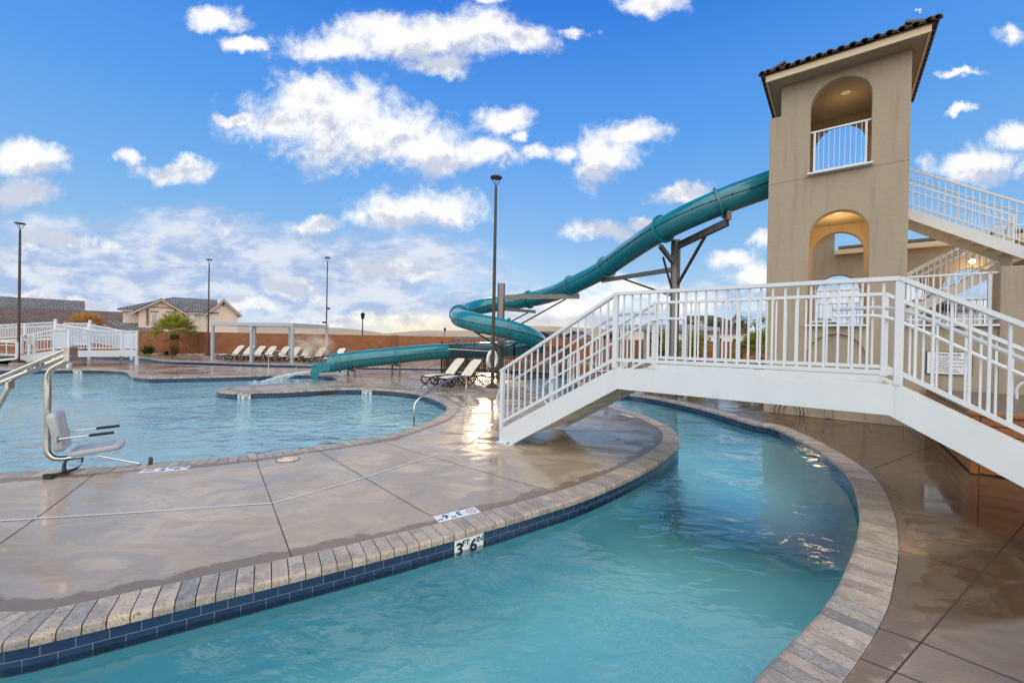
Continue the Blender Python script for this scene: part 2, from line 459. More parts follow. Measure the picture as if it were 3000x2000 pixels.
def mat_brick():
    m, nt, out = new_mat('red_block_wall')
    uv = nt.n('ShaderNodeUVMap').outputs[0]
    bk = nt.n('ShaderNodeTexBrick', dict(offset=.5), Vector=uv, Color1=(.245, .098, .048), Color2=(.315, .135, .066), Mortar=(.20, .085, .045), Scale=1.0, Mortar_Size=.009, Mortar_Smooth=.3, Bias=0.0, Brick_Width=.4, Row_Height=.2)
    nz = nt.noise(uv, 1.1, 6, .65); n2 = nt.noise(uv, 22, 4, .6)
    c = nt.mix(nt.ss(nz, .35, .75, 0, .35), bk.outputs[0], (.36, .175, .095))
    c = nt.mix(nt.ss(n2, .45, .75, 0, .3), c, (.17, .07, .035))
    bp = nt.n('ShaderNodeBump', dict(invert=True), Strength=.8, Distance=.012, Height=nt.math('ADD', bk.outputs[1], nt.math('MULTIPLY', n2, .25))).outputs[0]
    pbsdf(nt, out, Base_Color=c, Roughness=.92, Specular_IOR_Level=.2, Normal=bp)
    return m
brickm = mat_brick()

def mat_roof(name, c1, c2, dark, w=.3, rowh=.34, gap=.035):
    m, nt, out = new_mat(name)
    uv = nt.n('ShaderNodeUVMap').outputs[0]
    bk = nt.n('ShaderNodeTexBrick', dict(offset=.5), Vector=uv, Color1=c1, Color2=c2, Mortar=dark, Scale=1.0, Mortar_Size=gap, Mortar_Smooth=.4, Bias=0.0, Brick_Width=w, Row_Height=rowh)
    nz = nt.noise(uv, .6, 5, .6); n2 = nt.noise(uv, 12, 3, .6)
    c = nt.mix(nt.ss(nz, .35, .7, 0, .4), bk.outputs[0], tuple(x * .55 for x in c1))
    c = nt.mix(nt.ss(n2, .5, .8, 0, .3), c, tuple(min(1, x * 1.5) for x in c2))
    bp = nt.n('ShaderNodeBump', dict(invert=True), Strength=1.0, Distance=.05, Height=bk.outputs[1]).outputs[0]
    pbsdf(nt, out, Base_Color=c, Roughness=.62, Specular_IOR_Level=.5, Normal=bp)
    return m
roofgrey = mat_roof('grey_roof_tile', (.165, .155, .148), (.27, .255, .24), (.022, .02, .02), .6, .50, .07)
roofbrown = mat_roof('brown_roof_tile', (.175, .115, .085), (.265, .185, .14), (.018, .012, .010), .42, .46, .07)
tilebarrel = basic('clay_barrel_tile', (.095, .075, .066), .75, var=.35, vscale=5, bump=.3, bscale=40)

def mat_wood():
    m, nt, out = new_mat('orange_cedar')
    P = nt.n('ShaderNodeTexCoord').outputs['Object']
    g = nt.noise(nt.map(P, scale=(1.2, 1.2, 30)), 2.0, 6, .65, 1.2)
    c = nt.mix(g, (.20, .062, .014), (.44, .17, .045))
    pbsdf(nt, out, Base_Color=c, Roughness=.38, Coat_Weight=.2, Normal=nt.n('ShaderNodeBump', None, Strength=.25, Distance=.004, Height=g).outputs[0])
    return m
woodm = mat_wood()

def mat_leaf(name, c1, c2, tr):
    m, nt, out = new_mat(name)
    g = nt.n('ShaderNodeNewGeometry'); ri = g.outputs['Random Per Island']
    nz = nt.noise(g.outputs['Position'], 3.0, 3, .6)
    c = nt.mix(nt.math('ADD', nt.math('MULTIPLY', ri, .65), nt.math('MULTIPLY', nz, .35)), c1, c2)
    b = nt.n('ShaderNodeBsdfPrincipled', None, Base_Color=c, Roughness=.5, Specular_IOR_Level=.35).outputs[0]
    t = nt.n('ShaderNodeBsdfTranslucent', None, Color=nt.mix(1.0, c, tr, 'MULTIPLY')).outputs[0]
    mx = nt.n('ShaderNodeMixShader', None, Fac=.42, i1=b, i2=t).outputs[0]
    nt.t.links.new(mx, out.inputs[0]); return m
palmleaf = mat_leaf('palm_frond', (.075, .125, .02), (.34, .33, .08), (2.6, 2.3, .9))
palmdry = mat_leaf('dry_palm_frond', (.30, .15, .05), (.50, .30, .13), (2.0, 1.6, .9))
shrubleaf = mat_leaf('shrub_leaf', (.035, .06, .022), (.075, .11, .04), (1.5, 1.6, .8))
trunkm = basic('palm_trunk', (.10, .065, .045), .95, var=.4, vscale=6, bump=.9, bscale=14)
jointm = basic('joint_sealant', (.035, .030, .027), .7, var=.2)
drainm = None
def mat_drain():
    m, nt, out = new_mat('slot_drain_grate')
    uv = nt.n('ShaderNodeUVMap').outputs[0]
    bk = nt.n('ShaderNodeTexBrick', dict(offset=.5), Vector=uv, Color1=(.03, .03, .03), Color2=(.04, .04, .04), Mortar=(.62, .62, .62), Scale=1.0, Mortar_Size=.012, Mortar_Smooth=.1, Bias=0.0, Brick_Width=.04, Row_Height=.026)
    pbsdf(nt, out, Base_Color=bk.outputs[0], Roughness=.45); return m
drainm = mat_drain()
def mat_glass(name, col, rough=.05):
    m, nt, out = new_mat(name)
    P = nt.n('ShaderNodeNewGeometry').outputs['Position']
    bp = nt.n('ShaderNodeBump', None, Strength=.15, Distance=.05, Height=nt.noise(P, .8, 2, .5)).outputs[0]
    pbsdf(nt, out, Base_Color=col, Roughness=rough, Specular_IOR_Level=1.0, Coat_Weight=1.0, Coat_IOR=1.9, Normal=bp); return m
glassdark = mat_glass('dark_window_glass', (.02, .022, .02))
glassskytint = mat_glass('sky_painted_glass', (.16, .20, .17))  # paler base colour stands in for bright sky reflected in the panes
def mat_stream():
    m, nt, out = new_mat('white_water')
    P = nt.n('ShaderNodeTexCoord').outputs['Object']
    a = nt.ss(nt.noise(nt.map(P, scale=(1, 1, 1)), 14, 5, .7), .38, .62)
    d = nt.n('ShaderNodeBsdfPrincipled', None, Base_Color=(.82, .88, .9), Roughness=.25, Transmission_Weight=.35).outputs[0]
    t = nt.n('ShaderNodeBsdfTransparent').outputs[0]
    mx = nt.n('ShaderNodeMixShader', None, Fac=nt.math('ADD', nt.math('MULTIPLY', a, .7), .1), i1=t, i2=d).outputs[0]
    nt.t.links.new(mx, out.inputs[0]); return m
streamm = mat_stream()

def mat_damp():
    m, nt, out = new_mat('damp_concrete_edge')
    P = nt.n('ShaderNodeNewGeometry').outputs['Position']; uv = nt.n('ShaderNodeSeparateXYZ', None, Vector=nt.n('ShaderNodeUVMap').outputs[0])
    n1 = nt.noise(P, 1.6, 4, .6); n2 = nt.noise(P, 9, 5, .65)
    w = nt.math('ADD', nt.math('MULTIPLY', n1, .75), nt.math('MULTIPLY', n2, .18))
    a = nt.ss(nt.math('SUBTRACT', w, nt.math('MULTIPLY', uv.outputs[1], .62)), .27, .34, 0, .55)
    b = nt.n('ShaderNodeBsdfPrincipled', None, Base_Color=nt.mix(n2, (.19, .145, .105), (.27, .21, .155)), Roughness=.34, Specular_IOR_Level=.5).outputs[0]
    t = nt.n('ShaderNodeBsdfTransparent').outputs[0]
    nt.t.links.new(nt.n('ShaderNodeMixShader', None, Fac=a, i1=t, i2=b).outputs[0], out.inputs[0]); return m
dampm = mat_damp()
# ------------------------------------------------------------ camera, sun, sky
cam = bpy.data.cameras.new('camera'); camo = bpy.data.objects.new('camera', cam); COL.objects.link(camo)
cam.sensor_width = 36.0; cam.lens = FPX * 36.0 / 3000.0; cam.clip_end = 20000; cam.clip_start = .05
Mx = Matrix.Identity(4)
for i in range(3):
    Mx[i][0] = RIGHT[i]; Mx[i][1] = UP[i]; Mx[i][2] = -FWD[i]
Mx[0][3], Mx[1][3], Mx[2][3] = 0, 0, HC
camo.matrix_world = Mx
SC.camera = camo
SC.render.resolution_x, SC.render.resolution_y = 1024, 682
SC.view_settings.view_transform = 'Standard'; SC.view_settings.look = 'None'; SC.view_settings.gamma = 1.0
SC.view_settings.exposure = EXPOSURE
cy = SC.cycles
cy.use_denoising = True
cy.max_bounces = 8; cy.diffuse_bounces = 3; cy.glossy_bounces = 4; cy.transparent_max_bounces = 12; cy.transmission_bounces = 4
cy.caustics_reflective = False; cy.caustics_refractive = False
cy.sample_clamp_indirect = 6.0; cy.volume_bounces = 2
SUN_AZ = math.radians(-3.4); SUN_EL = math.radians(9.5)
sd = Vector((math.sin(SUN_AZ) * math.cos(SUN_EL), math.cos(SUN_AZ) * math.cos(SUN_EL), math.sin(SUN_EL)))
sl = bpy.data.lights.new('sun', 'SUN'); so = bpy.data.objects.new('sun', sl); COL.objects.link(so)
sl.energy = SUN_E; sl.angle = math.radians(3); sl.color = (1.0, .70, .40)
so.rotation_euler = sd.to_track_quat('Z', 'Y').to_euler(); so.location = sd * 60

W = bpy.data.worlds.new('World'); SC.world = W; W.use_nodes = True
wt = NT(W.node_tree); W.node_tree.nodes.clear()
def uvpt(x, y):                       # photograph (2352 px wide) -> direction as slopes right/forward and up/forward
    d = ray(x * 1.27551, y * 1.27551); return d[0] / d[1], d[2] / d[1]
PXU = 1.27551 / FPX
dirv = wt.n('ShaderNodeTexCoord').outputs['Generated']
sep = wt.n('ShaderNodeSeparateXYZ', None, Vector=dirv)
dx, dy, dz = sep.outputs
sky = wt.n('ShaderNodeTexSky', dict(sky_type='NISHITA', sun_disc=False, sun_elevation=SUN_EL, sun_rotation=SUN_AZ, altitude=800, air_density=1.0, dust_density=.4, ozone_density=2.0)).outputs[0]
el = wt.math('ARCSINE', dz)
# the clear sky deepened towards the zenith
ramp = wt.n('ShaderNodeValToRGB', None, Fac=wt.math('DIVIDE', el, 1.2, clamp=True))
cr = ramp.color_ramp
stops = SKYSTOPS
while len(cr.elements) < len(stops): cr.elements.new(.5)
for e, (p, c) in zip(cr.elements, stops): e.position = p / 68.75; e.color = (*c, 1)
skyb = wt.mix(SKYMIX, wt.mix(1.0, sky, SKYTINT, 'MULTIPLY'), wt.mix(1.0, ramp.outputs[0], (SKYGAIN,) * 3, 'MULTIPLY'))
# ---- clouds ahead: ellipses in direction space, broken up by noise
fy = wt.math('MAXIMUM', dy, .08)
P = wt.n('ShaderNodeCombineXYZ', None, X=wt.math('DIVIDE', dx, fy), Y=wt.math('DIVIDE', dz, fy)).outputs[0]
nz1 = wt.n('ShaderNodeTexNoise', None, Vector=P, Scale=6.0, Detail=6.0, Roughness=.66)
w1 = wt.n('ShaderNodeVectorMath', dict(operation='SUBTRACT'), i0=nz1.outputs[1], i1=(.5, .5, .5)).outputs[0]
w1 = wt.n('ShaderNodeVectorMath', dict(operation='MULTIPLY'), i0=w1, i1=(.17, .11, 0)).outputs[0]
PW = wt.n('ShaderNodeVectorMath', dict(operation='ADD'), i0=P, i1=w1).outputs[0]
def blobs(L, vec):
    f = None
    for (x, y, rx, ry, *ro) in L:
        u, v = uvpt(x, y); su_, sv_ = 1 / (rx * PXU), 1 / (ry * PXU)
        l = wt.n('ShaderNodeVectorMath', dict(operation='MULTIPLY_ADD'), i0=vec, i1=(su_, sv_, 0), i2=(-u * su_, -v * sv_, 0)).outputs[0]
        q = wt.n('ShaderNodeVectorMath', dict(operation='LENGTH'), i0=l).outputs[1]
        f = q if f is None else wt.n('ShaderNodeMath', dict(operation='SMOOTH_MIN'), i0=f, i1=q, i2=.35).outputs[0]
    return wt.math('SUBTRACT', 1.0, f)
CUM = [(955, 85, 150, 42), (760, 110, 115, 36), (1060, 75, 120, 60), (1020, 140, 70, 30), (1190, 95, 90, 34), (850, 62, 90, 36), (1330, 72, 40, 14),
       (760, 250, 170, 75, 10), (720, 205, 90, 40), (640, 290, 85, 38), (850, 310, 230, 68), (1010, 345, 170, 48), (900, 285, 120, 50), (550, 270, 40, 14), (1110, 340, 80, 34),
       (1145, 268, 78, 26), (1190, 305, 36, 14), (1235, 343, 44, 20),
       (1395, 350, 80, 62), (1445, 305, 70, 24), (1300, 352, 34, 20), (1370, 390, 50, 22),
       (495, 42, 62, 24, 15), (545, 97, 46, 14), (70, 362, 95, 38), (40, 455, 85, 38), (405, 388, 105, 24, -8), (293, 356, 28, 17), (415, 370, 50, 18),
       (960, 480, 140, 46), (900, 500, 90, 30), (740, 522, 66, 18), (492, 530, 22, 18),
       (1390, 528, 92, 25), (1480, 508, 48, 18), (1570, 446, 74, 24), (1690, 600, 60, 22), (1735, 640, 70, 36), (1755, 560, 30, 22),
       (2270, 372, 125, 40, 18), (2330, 320, 60, 32, 30), (2200, 178, 50, 9, 35), (2200, 255, 24, 14, 50), (2340, 75, 45, 24, 35), (2125, 20, 4, 3),
       (1490, 8, 82, 26), (1100, -8, 90, 12), (900, 620, 100, 24), (160, 560, 95, 20), (1340, 700, 150, 38), (1440, 665, 90, 26), (960, 738, 90, 18), (800, 735, 110, 20), (660, 655, 60, 22), (540, 700, 90, 16), (60, 690, 110, 14), (210, 700, 60, 20), (1560, 690, 80, 24)]
F = blobs(CUM, PW)
fb = wt.noise(P, 9.0, 8, .68, .2)
fb2 = wt.noise(wt.map(P, loc=(-.012, -.030, 0)), 9.0, 5, .68, .2)
dn = wt.math('ADD', F, wt.math('MULTIPLY', wt.math('SUBTRACT', fb, .5), 2.7))
den = wt.ss(dn, -.36, .62)
core = wt.ss(dn, .15, 1.1)
PU = wt.n('ShaderNodeVectorMath', dict(operation='ADD'), i0=PW, i1=(-.012, .030, 0)).outputs[0]
BIGC = [c for c in CUM if c[2] * c[3] > 3300]
F2 = wt.math('SUBTRACT', blobs(BIGC, PW), blobs(BIGC, PU))
# thin layered cloud low on the left
STR = [(430, 590, 640, 120), (150, 640, 480, 150), (900, 620, 320, 90), (600, 690, 900, 70), (1350, 740, 700, 40), (2000, 690, 600, 60)]
S = blobs(STR, PW)
sn = wt.noise(wt.map(P, rot=(0, 0, .06), scale=(1, 2.4, 1)), 5.2, 7, .60, .15)
sn2 = wt.noise(wt.map(P, rot=(0, 0, .03), scale=(1, 2.4, 1)), 7.5, 6, .62, .15)
sden = wt.ss(wt.math('ADD', wt.math('MULTIPLY', S, 1.1), wt.math('MULTIPLY', wt.math('SUBTRACT', sn, .5), 1.9)), -.04, .66, 0, .9)
lit = wt.math('ADD', wt.math('MULTIPLY', wt.math('SUBTRACT', fb, fb2), 1.9), .70)
lit = wt.math('ADD', lit, wt.math('MULTIPLY', F2, .75))
lit = wt.math('SUBTRACT', lit, wt.math('MULTIPLY', core, .22), clamp=True)
ccol = wt.mix(wt.ss(lit, .25, .72), CLOUD_SHADE, CLOUD_LIT)
scol = wt.mix(wt.ss(sn2, .40, .60), STRAT_SHADE, STRAT_LIT)
ahead = wt.ss(dy, .06, .22)
c1 = wt.mix(wt.math('MULTIPLY', sden, ahead), skyb, scol)
c1 = wt.mix(wt.math('MULTIPLY', den, ahead), c1, ccol)
# warm brightness low in the sky where the sun goes down
glow = wt.n('ShaderNodeVectorMath', dict(operation='DOT_PRODUCT'), i0=dirv, i1=tuple(Vector((math.sin(SUN_AZ), math.cos(SUN_AZ), 0)))).outputs[1]
gl = wt.math('MULTIPLY', wt.ss(glow, .93, 1.0), wt.ss(el, .075, .0))
c1 = wt.mix(wt.math('MULTIPLY', gl, .75), c1, HORIZON_GLOW)
# added fill: bright unseen cloud behind the viewer and overhead, lifting shaded faces
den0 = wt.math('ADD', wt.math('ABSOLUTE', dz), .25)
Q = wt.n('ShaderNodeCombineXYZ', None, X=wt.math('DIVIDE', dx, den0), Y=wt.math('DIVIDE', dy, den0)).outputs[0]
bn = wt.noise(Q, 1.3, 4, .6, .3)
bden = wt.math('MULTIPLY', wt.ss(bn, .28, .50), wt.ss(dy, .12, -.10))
c1 = wt.mix(bden, c1, BACK_FILL)
low = wt.ss(el, -.01, -.06)
c1 = wt.mix(low, c1, (1.2, 1.0, .8))
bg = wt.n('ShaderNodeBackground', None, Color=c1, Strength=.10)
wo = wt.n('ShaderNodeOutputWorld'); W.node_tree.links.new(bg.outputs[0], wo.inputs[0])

# ------------------------------------------------------------ ground, decks and pools
WZ = -.165                                               # water level
LIP = -.055
px = lambda c, r, L, z=0.0: [G(x, y, z) for x, y in Tt(c, r, L)]
inner = px(0, 3, [(0, 1300), (450, 1190), (920, 1075), (1345, 970), (1735, 875), (2095, 785)], LIP) \
    + px(1, 3, [(0, 725), (380, 630), (805, 525), (1190, 427), (1535, 335), (1850, 247), (2135, 165)], LIP) \
    + px(2, 3, [(40, 95), (190, 45), (330, 0)], LIP) \
    + px(2, 2, [(550, 1505), (720, 1440), (850, 1385), (1020, 1310), (1180, 1230), (1350, 1130), (1470, 1030)], LIP) \
    + px(2, 2, [(1518, 960), (1532, 900), (1515, 840), (1450, 785), (1380, 750), (1290, 710), (1180, 665), (1080, 635), (1000, 612), (930, 585)]) \
    + [G(*p) for p in [(1650, 1160), (1575, 1146), (1548, 1131), (1532, 1113), (1515, 1100), (1450, 1091), (1290, 1086), (1064, 1082.5), (900, 1079), (750, 1076), (600, 1070), (459, 1066), (380, 1061), (312, 1056.5)]] \
    + [Vector(p) for p in [(-26.5, 26.0, 0), (-30, 24.5, 0), (-33, 21, 0), (-33, 16, 0), (-28, 10.5, 0), (-20, 6.6, 0), (-13, 4.3, 0), (-7.5, 2.95, 0), (-4.6, 2.5, 0)]]
outer = px(3, 3, [(0, 1410), (160, 1255), (305, 1125), (420, 990), (515, 880), (600, 770), (670, 660), (720, 530), (775, 400), (820, 280), (845, 130), (855, 0)]) \
    + px(3, 2, [(835, 1450), (800, 1320), (740, 1210), (680, 1150), (600, 1090), (500, 1020), (400, 960), (300, 900), (200, 850), (100, 805), (0, 765)]) \
    + px(2, 2, [(2260, 760), (2170, 735), (2050, 700), (1900, 655), (1700, 600), (1500, 555), (1350, 525), (1200, 500), (1100, 488)]) \
    + [G(*p) for p in [(1760, 1139), (1700, 1125), (1677, 1114), (1661, 1102), (1642, 1094), (1594, 1087.5), (1537, 1084.5), (1500, 1083), (1400, 1080), (1290, 1078), (1060, 1074.2), (900, 1068.5), (750, 1064.5), (600, 1060), (491, 1057), (459, 1053.5), (420, 1047.5), (380, 1045), (312, 1044)]] \
    + [Vector(p) for p in [(-30, 29.8, 0), (-35, 28, 0), (-38, 22, 0), (-37.5, 14, 0), (-31, 7.5, 0), (-22, 3.6, 0), (-14, 1.5, 0), (-8, .35, 0), (-4, -.2, 0), (-1.6, .25, 0), (0.0, 1.15, 0)]]
pool = px(0, 2, [(0, 1205), (200, 1195), (400, 1185), (700, 1165), (1000, 1150), (1300, 1125), (1600, 1103), (1900, 1078), (2200, 1053)]) \
    + px(1, 2, [(0, 1030), (300, 1000), (500, 968), (700, 940), (900, 910), (1150, 865), (1300, 830), (1450, 780), (1560, 742), (1650, 705), (1720, 660), (1757, 620), (1757, 590), (1720, 560), (1650, 525), (1560, 494), (1450, 468), (1300, 450), (1150, 438), (1000, 432), (850, 431), (700, 434), (500, 444), (300, 455), (0, 462)]) \
    + px(0, 2, [(2200, 470), (2050, 462), (1990, 450), (1985, 440), (2030, 426), (2150, 412), (2352, 401)]) \
    + px(1, 2, [(200, 386), (350, 380), (520, 375), (690, 364), (755, 350), (740, 332), (640, 312), (500, 302), (300, 301), (100, 308)]) \
    + px(0, 2, [(2352, 312), (2000, 321), (1700, 327), (1400, 331), (1270, 322), (1195, 303), (1170, 278), (1100, 264), (900, 256), (600, 255), (300, 256), (0, 255)]) \
    + [Vector(p) for p in [(-26, 18.3, 0), (-27.5, 16, 0), (-24.5, 12.6, 0), (-18.5, 9.4, 0), (-13, 6.9, 0), (-9, 5.55, 0)]]
def loop(P, step=.12):
    P = [Vector((p.x, p.y, 0)) for p in P]
    L = smooth_line(resample(catmull(P, step, True), step, True), 3)
    A = sum(L[i - 1].x * L[i].y - L[i].x * L[i - 1].y for i in range(len(L)))
    return L if A > 0 else L[::-1]                      # counter-clockwise
def offset(L, d):                                       # d > 0 : to the left of travel (inwards for a ccw loop)
    n = len(L); out = []
    for i in range(n):
        t = (L[(i + 1) % n] - L[i - 1]).normalized(); out.append(L[i] + Vector((-t.y, t.x, 0)) * d)
    return out
Linner, Louter, Lpool = loop(inner), loop(outer), loop(pool)
CW = .275
def clean(L, step=.14): return resample(L, step, True)
in_deck = clean(offset(Linner, CW)); out_deck = clean(offset(Louter, -CW)); pool_deck_edge = clean(offset(Lpool, -CW))
tag(MB().sheet(in_deck, [pool_deck_edge], 0.0).build('pool_deck', deckm), kind='structure')
rect = [Vector(p) for p in [(-60, -14, 0), (34, -14, 0), (34, 31.9, 0), (-60, 31.9, 0)]]
tag(MB().sheet(rect, [out_deck], 0.0).build('pool_deck', deckm), kind='structure')
big = [Vector(p) for p in [(-5000, -300, 0), (5000, -300, 0), (5000, 7000, 0), (-5000, 7000, 0)]]
tag(MB().sheet(big, [[Vector(p) for p in [(-59.9, -13.9, 0), (33.9, -13.9, 0), (33.9, 31.8, 0), (-59.9, 31.8, 0)]]], -.03).build('desert_ground', sandm), kind='structure')

def coping(L, side, name):
    """pavers along loop L; side = +1: pavers lie to the left of travel"""
    mb = MB(); n = len(L)
    S = [0.0]
    for i in range(n): S.append(S[-1] + (L[(i + 1) % n] - L[i]).length)
    tot = S[-1]; cnt = int(tot / .109)
    Rr = resample(L, tot / (cnt * 2), True); m = len(Rr)
    rnd = random.Random(5)
    for k in range(0, m - 1, 2):
        a, mid, b = Rr[k], Rr[(k + 1) % m], Rr[(k + 2) % m]
        if mid.y > 40 or mid.y < -1.5: continue
        t = (b - a).normalized(); nn = Vector((-t.y, t.x, 0)) * side
        def nrm(i):
            q = (Rr[(i + 1) % m] - Rr[i - 1]).normalized(); return Vector((-q.y, q.x, 0)) * side
        na, nb = nrm(k), nrm((k + 2) % m)
        g = .0035; a2 = a + t * g; b2 = b - t * g
        z = .004 + rnd.uniform(-.0015, .0025); r = .018; ov = .012
        w = CW - .004
        def prof(p, q): return [p + q * w + Vector((0, 0, -.05)), p + q * w + Vector((0, 0, z)), p + q * (.02 + r * 0) + Vector((0, 0, z)), p + q * (.002) + Vector((0, 0, z - .005)), p - q * ov * .85 + Vector((0, 0, z - r * .9)), p - q * ov + Vector((0, 0, z - r * 1.7)), p - q * ov + Vector((0, 0, LIP)), p + q * .05 + Vector((0, 0, LIP))]
        A = prof(a2, na); B = prof(b2, nb); c = len(A)
        fs = [(i, i + 1, c + i + 1, c + i) if side < 0 else (i, c + i, c + i + 1, i + 1) for i in range(c - 1)]
        fs += [tuple(range(c)) if side > 0 else tuple(range(c - 1, -1, -1)), tuple(range(c, 2 * c))[::-1] if side > 0 else tuple(range(c, 2 * c))]
        mb.add(A + B, fs)
    o = mb.build(name, copm); tag(o, kind='structure')
    # dark mortar bed under the joints
    ib = MB()
    Lo = offset(L, side * (CW + .01)); Li = offset(L, side * .012)
    for i in range(n):
        j = (i + 1) % n
        q = [Li[i], Li[j], Lo[j], Lo[i]]
        q = [Vector((p.x, p.y, -.012)) for p in q]
        ib.add(q, [(0, 1, 2, 3) if side < 0 else (3, 2, 1, 0)])
    tag(ib.build('mortar_bed', jointm), kind='structure')
coping(Linner, 1, 'river_coping'); coping(Louter, -1, 'river_coping'); coping(Lpool, -1, 'pool_coping')

def basin(L, side):
    """tile band and coved plaster wall hanging from loop L; side as for the pavers"""
    wl = MB(); tl = MB(); n = len(L); u = 0.0
    prof = [(0, -.20), (0, -.62), (.03, -.76), (.10, -.90), (.22, -1.0), (.36, -1.05), (.44, -1.06)]
    rows = [[Vector((p.x, p.y, z)) for p in smooth_line(offset(L, -side * d), 2 if d else 0)] for d, z in prof]
    vs = [p for r in rows for p in r]; fs = []
    for k in range(len(prof) - 1):
        for i in range(n):
            q = (k * n + i, k * n + (i + 1) % n, (k + 1) * n + (i + 1) % n, (k + 1) * n + i); fs.append(q if side > 0 else q[::-1])
    wl.add(vs, fs, smooth=True)
    for i in range(n):
        j = (i + 1) % n; a, b = L[i], L[j]; d = (b - a).length
        def V(p, z): return Vector((p.x, p.y, z))
        q2 = [V(a, LIP + .01), V(b, LIP + .01), V(b, -.21), V(a, -.21)]
        uv = [(u, .0), (u + d, .0), (u + d, -.155), (u, -.155)]
        if side < 0: q2, uv = q2[::-1], uv[::-1]
        tl.quad(*q2, uv=uv); u += d
    tag(wl.build('pool_wall', paleplaster if L is Lpool else plasterm), kind='structure')
    tag(tl.build('waterline_tile_band', tilem), kind='structure')
for L, s in ((Linner, 1), (Louter, -1), (Lpool, -1)): basin(L, s)
lo_out, lo_in, lo_pool = clean(Louter), clean(Linner), clean(Lpool)
tag(MB().sheet(offset(lo_out, -.02), [offset(lo_in, .02)], -1.06).build('pool_floor', plasterm), kind='structure')
tag(MB().sheet(offset(lo_pool, -.02), [], -1.06).build('pool_floor', paleplaster), kind='structure')
tag(MB().sheet(offset(lo_out, -.02), [offset(lo_in, .02)], WZ).build('river_water', riverwater), kind='structure')
tag(MB().sheet(offset(lo_pool, -.02), [], WZ).build('pool_water', poolwater), kind='structure')

# saw-cut joints in the concrete
jm = MB()
def strip(mb, pts, w, z, uvs=False):
    u = 0
    for a, b in zip(pts, pts[1:]):
        d = (b - a).length; t = (b - a).normalized(); nn = Vector((-t.y, t.x, 0)) * w / 2
        q = [a - nn, b - nn, b + nn, a + nn]
        mb.quad(*[Vector((p.x, p.y, z)) for p in q], uv=[(u, 0), (u + d, 0), (u + d, w), (u, w)] if uvs else None); u += d
JL = [[(750, 1347), (797, 1474), (854, 1631)], [(912.6, 1307.7), (1241, 1500), (1266, 1511)], [(1110, 1291.8), (1500, 1406.6), (1621, 1440)], [(1257, 1260), (1461, 1284), (1510, 1292), (1870, 1336)],
      [(1666, 1255), (1918, 1264.7)], [(1690, 1243), (1882, 1307)], [(280.6, 1385.8), (130.7, 1500), (0, 1592), (-240, 1760)], [(3060, 1463), (3000, 1533), (2596, 2000), (2500, 2110)],
      [(2634, 1612), (2875, 1675)], [(2884, 1677), (3000, 1707)], [(2512, 1925), (2626, 1969), (2703, 2000), (2900, 2085)], [(2570, 1838), (2703, 1883), (3000, 2000)], [(2553, 1375), (2747, 1298)], [(2537, 1242), (2554, 1269)], [(2652, 1252), (2692, 1285)],
      [(1150, 1118), (1237, 1160)], [(1295, 1140), (1350, 1170)], [(760, 1120), (880, 1138)], [(990, 1103), (1100, 1120)], [(1190, 1105), (1395, 1150)], [(2240, 1208), (2252, 1232)]]
for L in JL: strip(jm, [G(*p) for p in L], .007 if L[0][1] > 1180 else .012, .003)
tag(jm.build('deck_joints', jointm), kind='structure')
dr = MB()
strip(dr, catmull([G(*p) for p in [(-150, 1536), (0, 1525.5), (414, 1500), (750, 1477), (797, 1474), (930, 1437), (1069, 1398.6), (1257, 1338), (1362, 1305.5), (1461, 1229.6), (1520, 1190)]], .2), .026, .005, True)
tag(dr.build('slot_drain', drainm), 'long narrow white slot drain running across the wet deck', 'drain')

# damp edge of the concrete along the coping
dm = MB()
for L, sd_ in ((Linner, 1), (Lpool, -1), (Louter, -1)):
    a0, a1 = smooth_line(offset(L, sd_ * (CW + .004)), 1), smooth_line(offset(L, sd_ * (CW + .45)), 4)
    n = len(L); u = 0
    for i in range(n):
        j = (i + 1) % n; d = (L[j] - L[i]).length
        if L[i].y > 16 or L[i].y < .5: continue
        q = [Vector((p.x, p.y, .0015)) for p in (a0[i], a0[j], a1[j], a1[i])]; uv = [(u, 0), (u + d, 0), (u + d, 1), (u, 1)]
        if sd_ < 0: q, uv = q[::-1], uv[::-1]
        dm.quad(*q, uv=uv); u += d
tag(dm.build('damp_deck_edge', dampm), kind='structure')
# ------------------------------------------------------------ slide tower (frame: s right, b away, z up)
O_T = G(*Tt(3, 2, [(1245, 782)])[0])
def PM(b, th_dir=1):          # plate in the s-z plane whose thickness runs from b to b + th
    return Matrix(((1, 0, 0, 0), (0, 0, 1, b), (0, 1, 0, 0), (0, 0, 0, 1)))
def PS(s):                    # plate in the b-z plane whose thickness runs from s to s + th
    return Matrix(((0, 0, 1, s), (1, 0, 0, 0), (0, 1, 0, 0), (0, 0, 0, 1)))
def arch(x0, x1, z0, zs, n=20):
    c = (x0 + x1) / 2; r = (x1 - x0) / 2
    return [(x0, z0), (x1, z0)] + [(c + r * math.cos(a), zs + r * math.sin(a)) for a in [PI * k / n for k in range(n + 1)]]
tw = thing('slide_tower', 'tall tan stucco slide tower with arched openings and a tiled roof', 'tower', O_T, FRZ)
A0, A1 = -1.79, -.645
fo = [(-2.64, 0), (0, 0), (0, 8.25), (-2.40, 8.25), (-2.40, 7.5), (-2.64, 7.5)]
m = MB().plate(fo, [arch(A0, A1, 5.89, 7.475), arch(A0 + .02, A1, 2.23, 4.37), arch(A0 + .02, A1, .03, 1.45)], .26, PM(0), bevel=.012)
m.build('front_wall', stucco, tw)
m = MB().plate(fo, [arch(A0, A1, 5.89, 7.40), arch(A0, A1, 2.23, 4.36)], .24, PM(2.40)); m.build('back_wall', stucco, tw)
